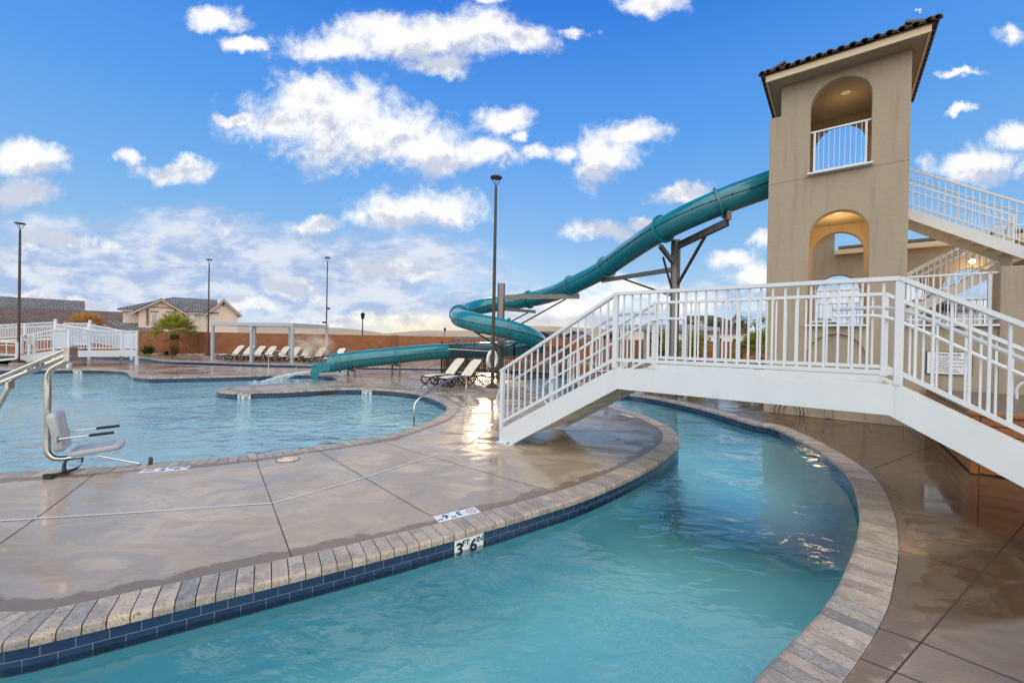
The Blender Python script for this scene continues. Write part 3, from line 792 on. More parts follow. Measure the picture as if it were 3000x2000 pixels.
m = MB().plate([(.26, 0), (2.40, 0), (2.40, 7.5), (.26, 7.5)], [arch(.72, 1.9, 2.3, 4.3)], .24, PS(-2.639)); m.plate([(.26, 7.45), (2.40, 7.45), (2.40, 8.25), (.26, 8.25)], [], .2, PS(-2.398)); m.build('side_wall', stucco, tw)  # unseen side arch, put in so low sun reaches the room
m = MB().plate([(.26, 0), (2.40, 0), (2.40, 8.25), (.26, 8.25)], [arch(.72, 1.9, 2.23, 4.3), arch(.72, 1.9, 5.89, 7.4)], .24, PS(-.241)); m.build('side_wall', stucco, tw)  # side arches out of view, added to let light into the rooms
MB().plate([(A0 - .06, .0), (A1 + .06, .0), (A1 + .06, 2.1), (A0 - .06, 2.1)], [], .05, PM(.07)).build('niche_panel', stucco, tw)
m = MB()
for z in (2.12, 5.78): m.box((-1.32, 1.33, z), (2.14, 2.13, .16))
build_split(m, 'floor_slab', stucco, tw)
m = MB(); m.box((-1.32, 1.33, 5.15), (2.12, 2.12, .06)); m.box((-1.30, 1.33, 8.14), (2.1, 2.12, .06)); build_split(m, 'ceiling_panel', stucco, tw)
# roof: eaves box, hip and barrel tiles
e0, e1, f0, f1 = -2.69, .235, -.5, 3.05
rf = MB(); zt = 8.36; ap = [Vector((-1.9, 1.27, 9.15)), Vector((-.55, 1.27, 9.15))]
cs = [Vector((e0 - .05, f0 - .05, zt)), Vector((e1 + .05, f0 - .05, zt)), Vector((e1 + .05, f1 + .05, zt)), Vector((e0 - .05, f1 + .05, zt))]
rf.quad(cs[0], cs[1], ap[1], ap[0], [(0, 0), (3, 0), (2, 2), (1, 2)]); rf.quad(cs[2], cs[3], ap[0], ap[1], [(0, 0), (3, 0), (2, 2), (1, 2)])
rf.add([cs[1], cs[2], ap[1]], [(0, 1, 2)], [[(0, 0), (3, 0), (1.5, 2)]]); rf.add([cs[3], cs[0], ap[0]], [(0, 1, 2)], [[(0, 0), (3, 0), (1.5, 2)]]); rf.quad(*[c - Vector((0, 0, .01)) for c in cs[::-1]])
roofo = rf.build('roof', roofbrown, tw)
bt = MB()
def barrel(p, q, r, n=8):
    p, q = Vector(p), Vector(q); d = (q - p).normalized(); sd = d.cross(Vector((0, 0, 1))).normalized(); u = sd.cross(d)
    vs = [];
    for e, rr in ((p, r), (q, r * .82)):
        for k in range(n + 1):
            a = PI * k / n; vs.append(e + sd * math.cos(a) * rr + u * math.sin(a) * rr)
        for k in range(n + 1):
            a = PI * k / n; vs.append(e + sd * math.cos(a) * rr * .78 + u * math.sin(a) * rr * .78)
    N = n + 1; fs = []
    for k in range(n): fs += [(k, k + 1, 2 * N + k + 1, 2 * N + k), (N + k + 1, N + k, 3 * N + k, 3 * N + k + 1), (k + 1, k, N + k, N + k + 1)]
    bt.add(vs, fs)
def eave(c0, c1, inward, n):
    for k in range(n):
        t = (k + .5) / n; p = c0.lerp(c1, t) + Vector((0, 0, -.005)) - inward * .05
        bt_len = .52
        barrel(p, p + inward * bt_len + Vector((0, 0, .19)), (c1 - c0).length / n * .47)
        pan = c0.lerp(c1, (k + 1) / n) + Vector((0, 0, .0))
        if k < n - 1: barrel(pan - inward * .03, pan + inward * bt_len + Vector((0, 0, .17)), (c1 - c0).length / n * .3)
eave(cs[0], cs[1], Vector((0, 1, 0)), 15); eave(cs[1], cs[2], Vector((-1, 0, 0)), 17); eave(cs[3], cs[0], Vector((1, 0, 0)), 17)
for c in (cs[0], cs[1]):
    d = ((ap[0] if c is cs[0] else ap[1]) - c).normalized()
    for k in range(4): barrel(c + d * (k * .34 - .06) + Vector((0, 0, .02 + .006 * k)), c + d * (k * .34 + .36) + Vector((0, 0, .05 + .006 * k)), .09)
bt.build('eave_tile', tilebarrel, roofo)
m = MB().box(((e0 + e1) / 2, f0 + .02, 8.275), (e1 - e0, .05, .15)); m.box((e0 + .02, (f0 + f1) / 2, 8.275), (.045, f1 - f0 - .06, .148)); m.box((e1 - .02, (f0 + f1) / 2, 8.275), (.045, f1 - f0 - .06, .148)); m.box(((e0 + e1) / 2, f1 - .02, 8.275), (e1 - e0, .05, .15))
m.build('fascia', trim_cream, roofo, bevel=.006)
MB().plate([(e0 + .05, f0 + .05), (e1 - .05, f0 + .05), (e1 - .05, f1 - .05), (e0 + .05, f1 - .05)], [], .03, Matrix.Translation((0, 0, 8.225))).build('soffit', stucco, roofo)
def bars(mb, x0, x1, y, z0, z1, n, w=.016):
    for k in range(n):
        x = x0 + (x1 - x0) * (k + .5) / n; mb.box((x, y, (z0 + z1) / 2), (w, w, z1 - z0))
for nm, z0, z1 in (('upper', 5.89, 6.93), ('lower', 2.23, 3.29)):
    MB().box(((A0 + A1) / 2, .05, z0 - .02), (A1 - A0 + .06, .40 if nm == 'upper' else .36, .045)).build('window_sill', white, tw, bevel=.006)
    m = MB(); m.box(((A0 + A1) / 2, .10, z1), (A1 - A0 - .004, .05, .04)); m.box(((A0 + A1) / 2, .10, z0 + .085), (A1 - A0 - .16, .03, .025)); bars(m, A0 + .12, A1 - .12, .10, z0 + .09, z1, 9 if nm == 'upper' else 8, .010)
    for x in (A0 + .09, A1 - .09): m.box((x, .10, (z0 + z1) / 2), (.042, .042, z1 - z0))
    m.build('guard_rail', white, tw)
    if nm == 'upper': continue
    m = MB(); m.box(((A0 + A1) / 2, 2.5, z1), (A1 - A0 - .004, .05, .04)); m.box(((A0 + A1) / 2, 2.5, z0 + .10), (A1 - A0 - .01, .03, .03)); bars(m, A0, A1, 2.5, z0 + .1, z1, 9, .014); m.build('guard_rail', white, tw)
for (x, y, z) in ((-1.12, .95, 8.11), (-1.22, .98, 5.12)):
    m = MB().lathe([(.001, -.004), (.075, -.004)], (x, y, z), 20); d = m.build('downlight', lampglow, tw)
    m = MB().lathe([(.078, -.006), (.105, -.012), (.11, 0)], (x, y, z), 20); m.build('trim_ring', white, d)
for x0, x1, kx in ((-2.45, -2.2, 1), (-1.9, -1.72, -1), (-1.35, -1.25, -.2)):
    for k in range(3):
        xx = x0 + (x1 - x0) * k / 2 * .8
        m = MB(); m.tube(catmull([(xx, -.045, .02), (xx, -.05, .12), (xx + .05 * kx, -.045, .24), (xx + .16 * kx, -.04, .36), (xx + .2 * kx, -.04, .55)], .05), .022, 8); m.build('conduit', conduit, tw)
m = MB(); m.box((-1.32, -.0005, 5.815), (2.63, .003, .006)); m.build('control_joint', jointm, tw)
# ---- lower front wall right of the tower with guard rail, plus the pier that ends it
fw = thing('facade_wall', 'low tan stucco wall with white ledge and guard rail beside the slide tower', 'wall', O_T, FRZ)
MB().box((.68, .13, 1.09), (1.355, .24, 2.18)).build('wall_body', stucco, fw)
MB().box((.68, .10, 2.205), (1.33, .40, .045)).build('ledge', white, fw, bevel=.006)
m = MB(); m.box((.68, .1, 3.27), (1.34, .05, .04)); m.box((.68, .1, 2.34), (1.34, .03, .03)); bars(m, .02, 1.28, .1, 2.23, 3.27, 11, .02); m.box((1.24, .1, 2.75), (.05, .05, 1.05)); m.build('guard_rail', white, fw)
pier = thing('stucco_pier', 'square topped tan stucco pier ending the low wall under the stairs', 'pier', O_T, FRZ)
MB().box((2.9, .42, 1.68), (3.1, .96, 3.36)).build('pier_body', stucco, pier, bevel=.012)
sg = thing('rules_sign', 'white framed rules sign with a bold heading on the low stucco wall', 'sign', O_T, FRZ)
MB().box((.665, -.014, 1.42), (.672, .022, .482)).build('sign_frame', black, sg)
MB().box((.665, -.028, 1.42), (.645, .008, .455)).build('sign_panel', signface, sg)
def TM(x, y, z): return Matrix(((1, 0, 0, x), (0, 0, -1, y), (0, 1, 0, z), (0, 0, 0, 1)))    # text facing the viewer
m = MB().text('SLIDE RULES', .062, TM(.665, -.034, 1.592), .003, .0012)
for k, t in enumerate(['ONE GUEST AT A TIME ON THE SLIDE', 'WAIT UNTIL THE LANDING AREA IS CLEAR BEFORE', 'ENTERING THE SLIDE', 'SLIDE IN A SITTING OR RECLINING POSITION ON BACK', 'SLIDE FEET FIRST ONLY', 'DO NOT ATTEMPT TO STOP IN THE SLIDE', 'NO RUNNING OR DIVING', 'LEAVE THE PLUNGE AREA PROMPTLY', 'PERSONS UNDER FORTY EIGHT INCHES']):
    m.text(t, .024, TM(.40, -.034, 1.53 - k * .036), .002, .0004, 'LEFT')
m.build('lettering', signink, sg)
# ---- courtyard wall behind the tower, with arches and a stepped tile cap
cwl = thing('courtyard_wall', 'tan arcade wall with tile coping seen behind the slide tower', 'building', O_T, FRZ)
MB().plate([(-3.2, 0), (5.4, 0), (5.4, 4.86), (-1.31, 4.86), (-1.31, 5.75), (-3.2, 5.75)], [arch(-1.80, -.60, 2.2, 3.6), arch(1.38, 2.60, 2.2, 3.56), arch(-.2, 1.0, 2.2, 3.5)], .28, PM(6.0)).build('wall', stucco, cwl)
m = MB(); m.box((2.05, 5.98, 4.95), (6.7, .44, .16)); m.box((-2.27, 5.98, 5.82), (2.0, .44, .14)); m.build('cornice', trim_cream, cwl, bevel=.01)
bt = MB()
for k in range(22): barrel((-1.2 + k * .30, 6.0, 5.06), (-1.2 + k * .30 + .36, 6.0, 5.085), .13)
for k in range(8): barrel((-3.2 + k * .24, 5.7, 5.90), (-3.2 + k * .24, 6.2, 6.0), .11)
for k in range(4): barrel((-1.27, 6.0, 5.95 - k * .24), (-1.27, 6.0, 5.67 - k * .24), .10)
bt.build('coping_tile', tilebarrel, cwl)
m = MB()
for a, b in ((-1.80, -.60), (1.38, 2.60), (-.2, 1.0)):
    m.box(((a + b) / 2, 6.1, 3.2), (b - a, .05, .04)); m.box(((a + b) / 2, 6.1, 2.32), (b - a, .03, .03)); bars(m, a, b, 6.1, 2.2, 3.2, 9, .018)
m.build('guard_rail', white, cwl)
# ---- stairs
def stair_rail(mb, posts, P, Q, h, n, bot=.12, tr=.045, pk=.02, pw=.05, ends=(True, True)):
    P, Q = Vector(P), Vector(Q); up = Vector((0, 0, 1))
    mb.bar(P + up * h, Q + up * h, tr * 1.2, tr); mb.bar(P + up * bot, Q + up * bot, tr * .8, tr * .8)
    for k in range(n):
        a = P.lerp(Q, (k + .5) / n); mb.bar(a + up * bot, a + up * h, pk, pk, (1, 0, 0))
    for e, on in zip((P, Q), ends):
        if on: posts.bar(e - up * .02, e + up * (h + .01), pw, pw, (1, 0, 0))
def flight(name, label, s0, z0, s1, z1, b0, w, n, root=O_T, sd=.31):
    t = thing(name, label, 'staircase', root, FRZ)
    for b in (b0, b0 + w - .05):
        m = MB(); m.prism([(s0, b, z0), (s1, b, z1), (s1, b, z1 - sd), (s0, b, z0 - sd)], (0, .05, 0)); m.build('stringer', white, t)
        r = MB(); p = MB(); stair_rail(r, p, (s0, b + .025, z0), (s1, b + .025, z1), 1.05, int(abs(s1 - s0) / .125))
        ro = r.build('stair_railing', white, t); build_split(p, 'post', white, ro)
        m = MB(); q = .09 if b == b0 else -.04
        m.tube([(s0, b + q, z0 + .82), (s1, b + q, z1 + .82)], .021, 8); m.build('handrail', white, t)
    for k in range(n):
        f = (k + .5) / n; s = s0 + (s1 - s0) * f; z = z0 + (z1 - z0) * f - .06
        m = MB(); m.box((s, b0 + w / 2, z), (abs(s1 - s0) / n + .03, w - .11, .05)); m.box((s + (.13 if z1 < z0 else -.13), b0 + w / 2, z - .08), (.02, w - .12, .12)); m.build('tread', creampaint, t)
    return t
flight('steel_staircase', 'white steel upper stair flight descending from the tower top', -.17, 5.88, 2.46, 4.22, 3.3, 1.15, 10)
flight('steel_staircase', 'white steel lower stair flight climbing to the landing behind the tower', -.55, 2.2, 2.45, 4.2, 4.55, 1.1, 12)
ld = thing('stair_landing', 'white railed stair landing joining the two steel flights', 'landing', O_T, FRZ)
MB().box((3.28, 4.45, 4.1), (1.5, 2.55, .16)).build('platform', creampaint, ld)
m = MB(); p = MB(); stair_rail(m, p, (2.55, 3.2, 4.2), (4.0, 3.2, 4.2), 1.05, 12); stair_rail(m, p, (4.0, 3.2, 4.2), (4.0, 5.7, 4.2), 1.05, 20, ends=(False, True)); stair_rail(m, p, (4.0, 5.7, 4.2), (2.55, 5.7, 4.2), 1.05, 12, ends=(False, True))
ro = m.build('landing_railing', white, ld); build_split(p, 'post', white, ro)
m = MB()
for x, y in ((2.62, 3.25), (2.62, 5.62), (3.95, 3.25), (3.95, 5.62)): m.box((x, y, 2.02), (.09, .09, 4.04))
build_split(m, 'support_post', white, ld)
# warm lamps at downlights and wall lantern, plus an added court fill without fitting
def plamp(s, b, z, e, r=.5):
    l = bpy.data.lights.new('lamp_and_fill', 'POINT'); o = bpy.data.objects.new('lamp_and_fill', l); COL.objects.link(o)
    l.energy = e; l.color = (1, .62, .24); l.shadow_soft_size = r
    o.location = O_T + AX * s + AY * b + Vector((0, 0, z))
plamp(-1.12, 1.15, 7.7, LAMP * .3); plamp(-1.22, 1.3, 4.6, LAMP * 2.0); plamp(.3, 2.95, 3.9, LAMP * 1.2); plamp(2.0, 5.8, 4.05, LAMP * 1.2)
wl = thing('wall_lantern', 'small lit lamp on the courtyard wall above the lower stairs', 'lamp', O_T, FRZ)
MB().lathe([(.05, -.06), (.075, 0), (.05, .06)], (1.98, 5.9, 4.34), 12).build('lamp_glass', lampglow, wl); MB().box((1.98, 5.965, 4.34), (.08, .05, .2)).build('bracket', white, wl)

# ------------------------------------------------------------ white footbridge over the river
O_B = G(*Tt(1, 2, [(2290, 935)])[0])
br = thing('footbridge', 'white steel arched footbridge with stairs over the curved river', 'bridge', O_B, FRZ)
BW = 1.62
SA, SB, DZ = 1.92, 4.85, 1.375
so_ = [(-.14, .012), (.154, .012), (1.965, 1.083), (4.79, 1.071), (6.60, .012), (6.92, .012), (6.92, .21), (SB - .02, DZ), (SA, DZ), (-.14, .21)]
for b in (0, BW - .045):
    m = MB().plate(so_, [], .045, PM(b), bevel=.004)
    bb = b + (.02 if b == 0 else -.02)
    m.build('stringer', white, br)
m = MB()
for s in (-.02, 6.78):
    for b in (-.015, BW + .015): m.box((s + .02, b, .006), (.34, .10, .012))
build_split(m, 'base_plate', white, br)
for s in (.08, 6.68):
    for b in (-.035, BW + .035):
        m = MB(); m.lathe([(.018, .012), (.018, .026), (.010, .034)], (s, b, 0), 6, smooth=False); m.build('anchor_bolt', galv, br)
for s, q in ((SA + .012, 0), (SB - .012, 0)):
    m = MB(); m.box((s, -.0015, 1.225), (.010, .004, .285)); m.build('weld_bead', white, br)
MB().box(((SA + SB) / 2, BW / 2, 1.20), (SB - SA + .1, BW - .094, .10)).build('deck_slab', creampaint, br)
for side in (0, 1):
    for k in range(7):
        z = DZ - .155 * (k + 1) - .03; run = .268
        s = (SA - .02 - run * (k + .5)) if side == 0 else (SB + .02 + run * (k + .5))
        m = MB(); m.box((s, BW / 2, z - .02), (run + .03, BW - .094, .07)); m.box((s + (run / 2 if side == 0 else -run / 2), BW / 2, z + .055), (.035, BW - .096, .15)); 
        m.box((s + (.05 if side == 0 else -.05), BW / 2, z - .085), (run * .8, BW - .2, .06)); m.build('tread', creampaint, br, bevel=.006)
RH = 1.035
def bridge_rail(b):
    r = MB(); p = MB(); up = Vector((0, 0, 1))
    zf, zs = DZ + 0.0, .21
    F = [Vector((-.10, b, .235)), Vector((SA, b, DZ + .02)), Vector((SB, b, DZ + .02)), Vector((6.88, b, .235))]
    TOP = [Vector((-.10, b, 1.225)), Vector((SA, b, DZ + RH)), Vector((SB, b, DZ + RH)), Vector((6.88, b, 1.225))]
    for i in range(3):
        a, c = TOP[i], TOP[i + 1]; d = (c - a).normalized()
        e0 = .03 if i != 1 else .0; 
        r.bar(a - d * (.04 if i == 0 else 0), c + d * (.04 if i == 2 else .0), .085, .042)
        g = Vector((0, 0, .105 if i != 1 else .095))
        r.bar(F[i] + g, F[i + 1] + g, .05, .045)
        n = int((Vector((c.x, 0, 0)) - Vector((a.x, 0, 0))).length / .1165)
        for k in range(1, n):
            t = k / n; x = F[i].lerp(F[i + 1], t); y = a.lerp(c, t)
            r.bar(x + g, y, .022, .022, (1, 0, 0))
    for f, t in zip(F, TOP): p.box((f.x, b, (f.z + t.z) / 2 - .01), (.068, .068, t.z - f.z + .03))
    ro = r.build('railing', white, br); build_split(p, 'post', white, ro, bevel=.004)
bridge_rail(.022); bridge_rail(BW - .022)
for b in (.022 + .075, BW - .022 - .075):
    for side in (0, 1):
        q = 1 if side == 0 else -1; X = lambda s: s if side == 0 else SA + SB - s
        path = [(X(2.42), b, 2.13), (X(2.0), b, 2.13), (X(1.86), b, 2.09), (X(.9), b, 1.53), (X(-.10), b, .95), (X(-.22), b, .86), (X(-.27), b, .74), (X(-.25), b, .56), (X(-.17), b, .48), (X(-.06), b, .46)]
        m = MB().tube(catmull(path, .05), .021, 10)
        for s, z in ((1.92, 2.10), (.02, 1.02), (-.09, .46)): m.bar((X(s), b, z), (X(s), b + (-.07 if b < .5 else .07), z), .015, .015)
        m.lathe([(.001, -.024), (.018, -.018), (.024, 0), (.018, .018), (.001, .024)], (X(2.42), b, 2.13), 10)
        m.build('handrail', white, br)
# ------------------------------------------------------------ wooden platform by the right stair
pl = thing('wooden_platform', 'raised orange cedar platform with dark cap beside the bridge stairs', 'platform', O_T, FRZ)
s0, s1, b0, b1, hh = .32, 4.2, -3.95, -.07, .86
m = MB()
for k in range(6):
    z = .02 + .132 * k; m.box(((s0 + s1) / 2 + .04, b0 + .02, z + .062), (s1 - s0 - .09, .03, .122)); m.box((s0 + .02, (b0 + b1) / 2 + .05, z + .062), (.03, b1 - b0 - .12, .122))
m.build('plank_skirt', woodm, pl, bevel=.004)
MB().box((s0 + .035, b0 + .02, .41), (.075, .07, .80)).build('corner_post', woodm, pl, bevel=.004)
MB().box(((s0 + s1) / 2, (b0 + b1) / 2 + .05, hh - .025), (s1 - s0 - .02, b1 - b0 - .09, .045)).build('cap', capstone, pl)
MB().box(((s0 + s1) / 2, b0 + .035, hh - .022), (s1 - s0 + .06, .13, .055)).build('cap_board', woodm, pl, bevel=.006)
sr = thing('spa_handrail', 'white tubular handrail standing on the cedar platform', 'handrail', O_T, FRZ)
for b in (-1.9, -1.15):
    MB().tube(catmull([(1.35, b, .86), (1.35, b, 1.05), (1.42, b, 1.15), (1.9, b, 1.3), (2.6, b, 1.52), (2.75, b, 1.5), (2.8, b, 1.35), (2.8, b, .86)], .06), .022, 10).build('rail_tube', white, sr)
# ------------------------------------------------------------ water slide
ws = thing('water_slide', 'teal enclosed tube water slide winding down from the tower to the pool', 'water slide', G(1040, 1103), 0)
zA = Zm(1250, 780, .19133); zB = Zm(1600, 500, .19133); zC = Zm(1900, 450, .19133); zD = Zm(900, 950, .19133); zE = Zm(1250, 950, .19133)
def S(p, Y): return D(p[0], p[1], Y)
P0 = S(zC(1822, 482), 11.75)
pts = [P0 + (P0 - S(zC(1055, 765), 12.0)).normalized() * .9, P0, S(zC(1055, 765), 12.0), S(zC(320, 1100), 13.07), S(zB(1282, 1223), 15.2), S((1755.6, 796.4), 16.9), S(zA(2100, 350), 18.6),
       S(zA(1900, 428), 19.6), S(zA(1590, 507), 20.9), S(zA(1200, 565), 21.5), S(zA(870, 610), 21.3), S(zA(640, 668), 20.5), S(zA(505, 735), 19.2), S(zA(500, 790), 17.9), S(zA(640, 828), 16.9), S(zA(900, 895), 16.5), S(zA(1240, 962), 16.5),
       S(zA(1520, 1050), 16.9), S(zA(1680, 1135), 17.8), S(zA(1700, 1195), 19.0), S(zA(1560, 1235), 20.2), S(zA(1250, 1265), 20.9), S(zA(850, 1282), 20.8), S(zA(0, 1317), 19.9), S(zD(1360, 478), 19.2), S(zD(650, 552), 18.35), S(zD(420, 590), 18.1)]
SR = .375
path = smooth_line(resample(catmull(pts, .15), .15), 6, closed=False)
# widths where sections are bolted together, found by the nearest path point
def near(q): return min(range(len(path)), key=lambda i: (path[i] - q).length)
fl = [near(S(zC(1055, 765), 12.0)), near(S(zC(175, 1180), 13.3)), near(S((1774, 780), 16.5)), near(S((1680, 838), 18.2)), near(S(zA(1590, 507), 20.9)), near(S(zA(505, 735), 19.0)), near(S(zA(1240, 962), 16.5)), near(S(zA(1700, 1195), 19.0)), near(S(zA(480, 1290), 20.4)), near(S(zD(1360, 478), 19.2)), near(S(zD(650, 552), 18.35)), near(S(zD(480, 575), 18.15))]
fl = sorted(set(fl))
cuts = [0] + fl + [len(path) - 1]
def frame(i):
    t = (path[min(i + 1, len(path) - 1)] - path[max(i - 1, 0)]).normalized()
    sd = t.cross(Vector((0, 0, 1))).normalized(); return t, sd, sd.cross(t)
NS = 28
for a, b in zip(cuts, cuts[1:]):
    if b - a < 1: continue
    m = MB(); vs = []; fs = []
    for i in range(a, b + 1):
        t, sd, u = frame(i)
        for k in range(NS): vs.append(path[i] + (sd * math.cos(2 * PI * k / NS) + u * math.sin(2 * PI * k / NS)) * SR)
    for i in range(b - a):
        for k in range(NS): fs.append((i * NS + k, i * NS + (k + 1) % NS, (i + 1) * NS + (k + 1) % NS, (i + 1) * NS + k))
    m.add(vs, fs, smooth=True); sec = m.build('tube_section', teal, ws, world=True)
    m = MB()                                                         # bolted side seams
    for sg_ in (1, -1):
        vs = []; fs = []
        for i in range(a, b + 1):
            t, sd, u = frame(i); c = path[i]
            for (r, h) in ((SR - .01, .012), (SR + .022, .012), (SR + .022, -.012), (SR - .01, -.012)): vs.append(c + sd * sg_ * r + u * h)
        for i in range(b - a):
            for k in range(3): fs.append((i * 4 + k, i * 4 + k + 1, i * 4 + 5 + k, i * 4 + 4 + k))
        m.add(vs, fs)
        for i in range(a + 1, b, 3):
            t, sd, u = frame(i); m.box(path[i] + sd * sg_ * (SR + .02), (.035, .035, .045))
    m.build('seam', tealdark, sec, world=True)
for i in fl:
    t, sd, u = frame(i); m = MB(); M = Matrix((sd, u, t)).transposed()
    R = SR + .082
    m.lathe([(SR - .005, -.028), (R, -.028), (R + .004, -.02), (R + .004, .02), (R, .028), (SR - .005, .028)], path[i], 36, M, smooth=False)
    for k in range(20):
        a = 2 * PI * k / 20; c = path[i] + (sd * math.cos(a) + u * math.sin(a)) * (SR + .045)
        m.box(c, (.022, .022, .085), M=M)
    m.build('flange', teal, ws, world=True)
# open runout: full tube shears down to a trough with flared lips
e = path[-1]; t, sd, u = frame(len(path) - 1); th_ = Vector((t.x, t.y, 0)).normalized(); td = (th_ + Vector((0, 0, -.045))).normalized()
m = MB(); vs = []; fs = []; K = 26; secs = 22
half = []
for j in range(secs):
    f = j / (secs - 1); L = .88 * f
    c = e + td * L
    q = min(1, f / .5); op = PI * (1 - .505 * (q * q * (3 - 2 * q)))
    half.append(op)
    for k in range(K + 1):
        a = -PI / 2 - op + 2 * op * k / K
        p = c + (sd * math.cos(a) + u * math.sin(a)) * SR
        if f > .62:                                                  # straighten the side walls and flare
            g = (f - .62) / .38; w_ = abs(math.cos(a)); hgt = math.sin(a)
            p += sd * math.copysign(.05 * g * w_, math.cos(a))
            if hgt > -.35: p += Vector((0, 0, -.30 * max(0, g - .55) / .45 * (hgt + .35) * 0))
        vs.append(p)
for j in range(secs - 1):
    for k in range(K): fs.append((j * (K + 1) + k, j * (K + 1) + k + 1, (j + 1) * (K + 1) + k + 1, (j + 1) * (K + 1) + k))
m.add(vs, fs, smooth=True); m.build('runout_trough', teal, ws, world=True, solid=.035)
# curved front cheeks at the trough mouth
for sg_ in (1, -1):
    c = e + td * .60 + sd * sg_ * (SR + .005)
    prof = [(-.40, .04), (-.15, .07), (.08, .07), (.20, .02), (.28, -.09), (.30, -.25), (.29, -.42), (.27, -.60), (.06, -.60), (.03, -.45), (-.03, -.33), (-.14, -.27), (-.40, -.24)]
    prof = [(p.x, p.y) for p in catmull([(a, b, 0) for a, b in prof], .06, True)]
    m = MB().prism([c + th_ * a + Vector((0, 0, b - .03)) - sd * sg_ * .03 for a, b in prof], sd * sg_ * .06); m.build('front_cheek', teal, ws, world=True, bevel=.012)
c = e + td * .80
m = MB().box(c + Vector((0, 0, -.40)) + th_ * .1, (.05, 2 * SR - .03, .26), M=Matrix((th_, th_.cross(Vector((0, 0, 1))), Vector((0, 0, 1)))).transposed()); m.build('front_apron', teal, ws, world=True)
mouth = c.copy()
# legs
for (pa, pb, ti) in ((zD(725, 800), zD(625, 780), 0), (zD(1415, 788), zD(1300, 760), 1)):
    A, B = G(*pa), G(*pb)
    i = near((A + B) / 2 + Vector((0, 0, .8))); c = path[i]
    for q in (A, B):
        m = MB().tube([q, Vector((q.x, q.y, c.z - .02 if q is A else c.z - .1))], .035, 10); m.lathe([(.09, 0), (.09, .012)], q, 14); m.build('leg', galv, ws, world=True)
    m = MB().bar(Vector((A.x, A.y, c.z - SR - .07)), Vector((B.x, B.y, c.z - SR - .07)), .07, .07); m.build('cross_beam', galv, ws, world=True)
# falling water at the mouth
c = mouth
st = thing('slide_stream', 'white stream of water pouring from the slide mouth into the pool', 'water', (c.x, c.y, WZ))
m = MB(); rnd = random.Random(3)
for k in range(6):
    o = sd * rnd.uniform(-.26, .26); Lm = rnd.uniform(1.0, 1.9)
    p0 = c + o + Vector((0, 0, -.33)) + th_ * .12
    pth = [p0 + th_ * Lm * f + Vector((0, 0, (WZ + .01 - p0.z) * f * f)) for f in [i / 8 for i in range(9)]]
    m.tube(pth, .03, 6, radii=[.022 + .035 * i / 8 for i in range(9)])
m.build('stream', streamm, st, world=True)
fm = MB()
for k in range(45):
    a = c + th_ * rnd.uniform(.6, 2.4) + sd * rnd.gauss(0, .35); r = rnd.uniform(.03, .12)
    fm.lathe([(r, 0), (r * .8, .012), (.01, .02)], (a.x, a.y, WZ + .002), 7)
tag(fm.build('foam', streamm, None), kind='stuff')

# ------------------------------------------------------------ steel columns that carry the slide
def column(name, label, base, r, top, arms):
    t = thing(name, label, 'column', base)
    z = Vector((0, 0, 1)); b = Vector(base)
    MB().lathe([(r, 0), (r, top - .02), (r - .02, top)], b, 24).build('post', galv, t, world=True)
    m = MB().box(b + z * .012, (r * 3.2, r * 3.2, .024)); m.build('base_plate', galv, t, world=True)
    for kind, p, q, w, h in arms:
        m = MB().bar(p, q, w, h); m.build(kind, galv if kind == 'arm' else brown, t, world=True)
    return t
B1 = D(1466, 1000, 19.1); B1.z = 0
z1 = lambda x, y, Y: S(zA(x, y), Y)
t1 = z1(1130, 262, 19.1).z
colx = lambda zz: Vector((B1.x, B1.y, zz))
u1 = z1(2340, 460, 18.1); u2 = z1(1660, 695, 20.8); u3 = z1(1210, 1185, 17.0); u4 = z1(430, 1095, 19.9); u5 = z1(740, 1010, 17.1)
column('slide_support_column', 'grey steel column standing inside the slide coil with bracket arms', B1, .168, t1,
       [('arm', colx(u1.z), u1, .10, .20), ('arm', colx(u2.z), u2, .09, .15), ('arm', colx(u3.z), u3, .10, .16), ('arm', colx(u4.z), u4, .09, .14), ('arm', colx(u5.z), u5, .08, .10),
        ('brace', z1(2130, 500, 18.2), colx(z1(1560, 890, 18.5).z - .5), .06, .06), ('brace', z1(1545, 712, 20.6), colx(2.3), .05, .05), ('brace', z1(750, 1010, 17.2), colx(1.35), .05, .05), ('brace', u3 + Vector((.6, .2, .1)), colx(1.2), .05, .05)])
B2 = D(1974, 1000, 13.65); B2.z = 0
t2 = S(zB(1970, 1062), 13.65).z
c2 = lambda zz: Vector((B2.x, B2.y, zz))
v1 = S((2131, 646), 11.75); v2 = S((1764, 822), 16.9); v3 = S(zB(1745, 1150), 13.1)
column('slide_support_column', 'tall grey steel column with angled arms under the upper slide', B2, .15, t2,
       [('arm', c2(t2 - .22), v1 - Vector((0, 0, .05)), .12, .2), ('arm', c2(v2.z - .05), v2, .10, .15), ('arm', c2(v3.z - .5), v3, .10, .13),
        ('brace', c2(t2 - .22).lerp(v1, .62) - Vector((0, 0, .1)), c2(t2 - 1.6), .07, .07), ('brace', c2(v2.z).lerp(v2, .72), c2(v2.z - .95), .06, .06), ('brace', v3 - Vector((-.1, 0, .35)), c2(v3.z - 1.6), .05, .05)])
sb = thing('slide_saddle', 'grey saddle bracket under the slide flange near the tower', 'bracket', (v1.x, v1.y, v1.z))
MB().box(v1 + Vector((0, 0, .12)), (.12, .2, .25)).build('bracket_plate', galv, sb, world=True)

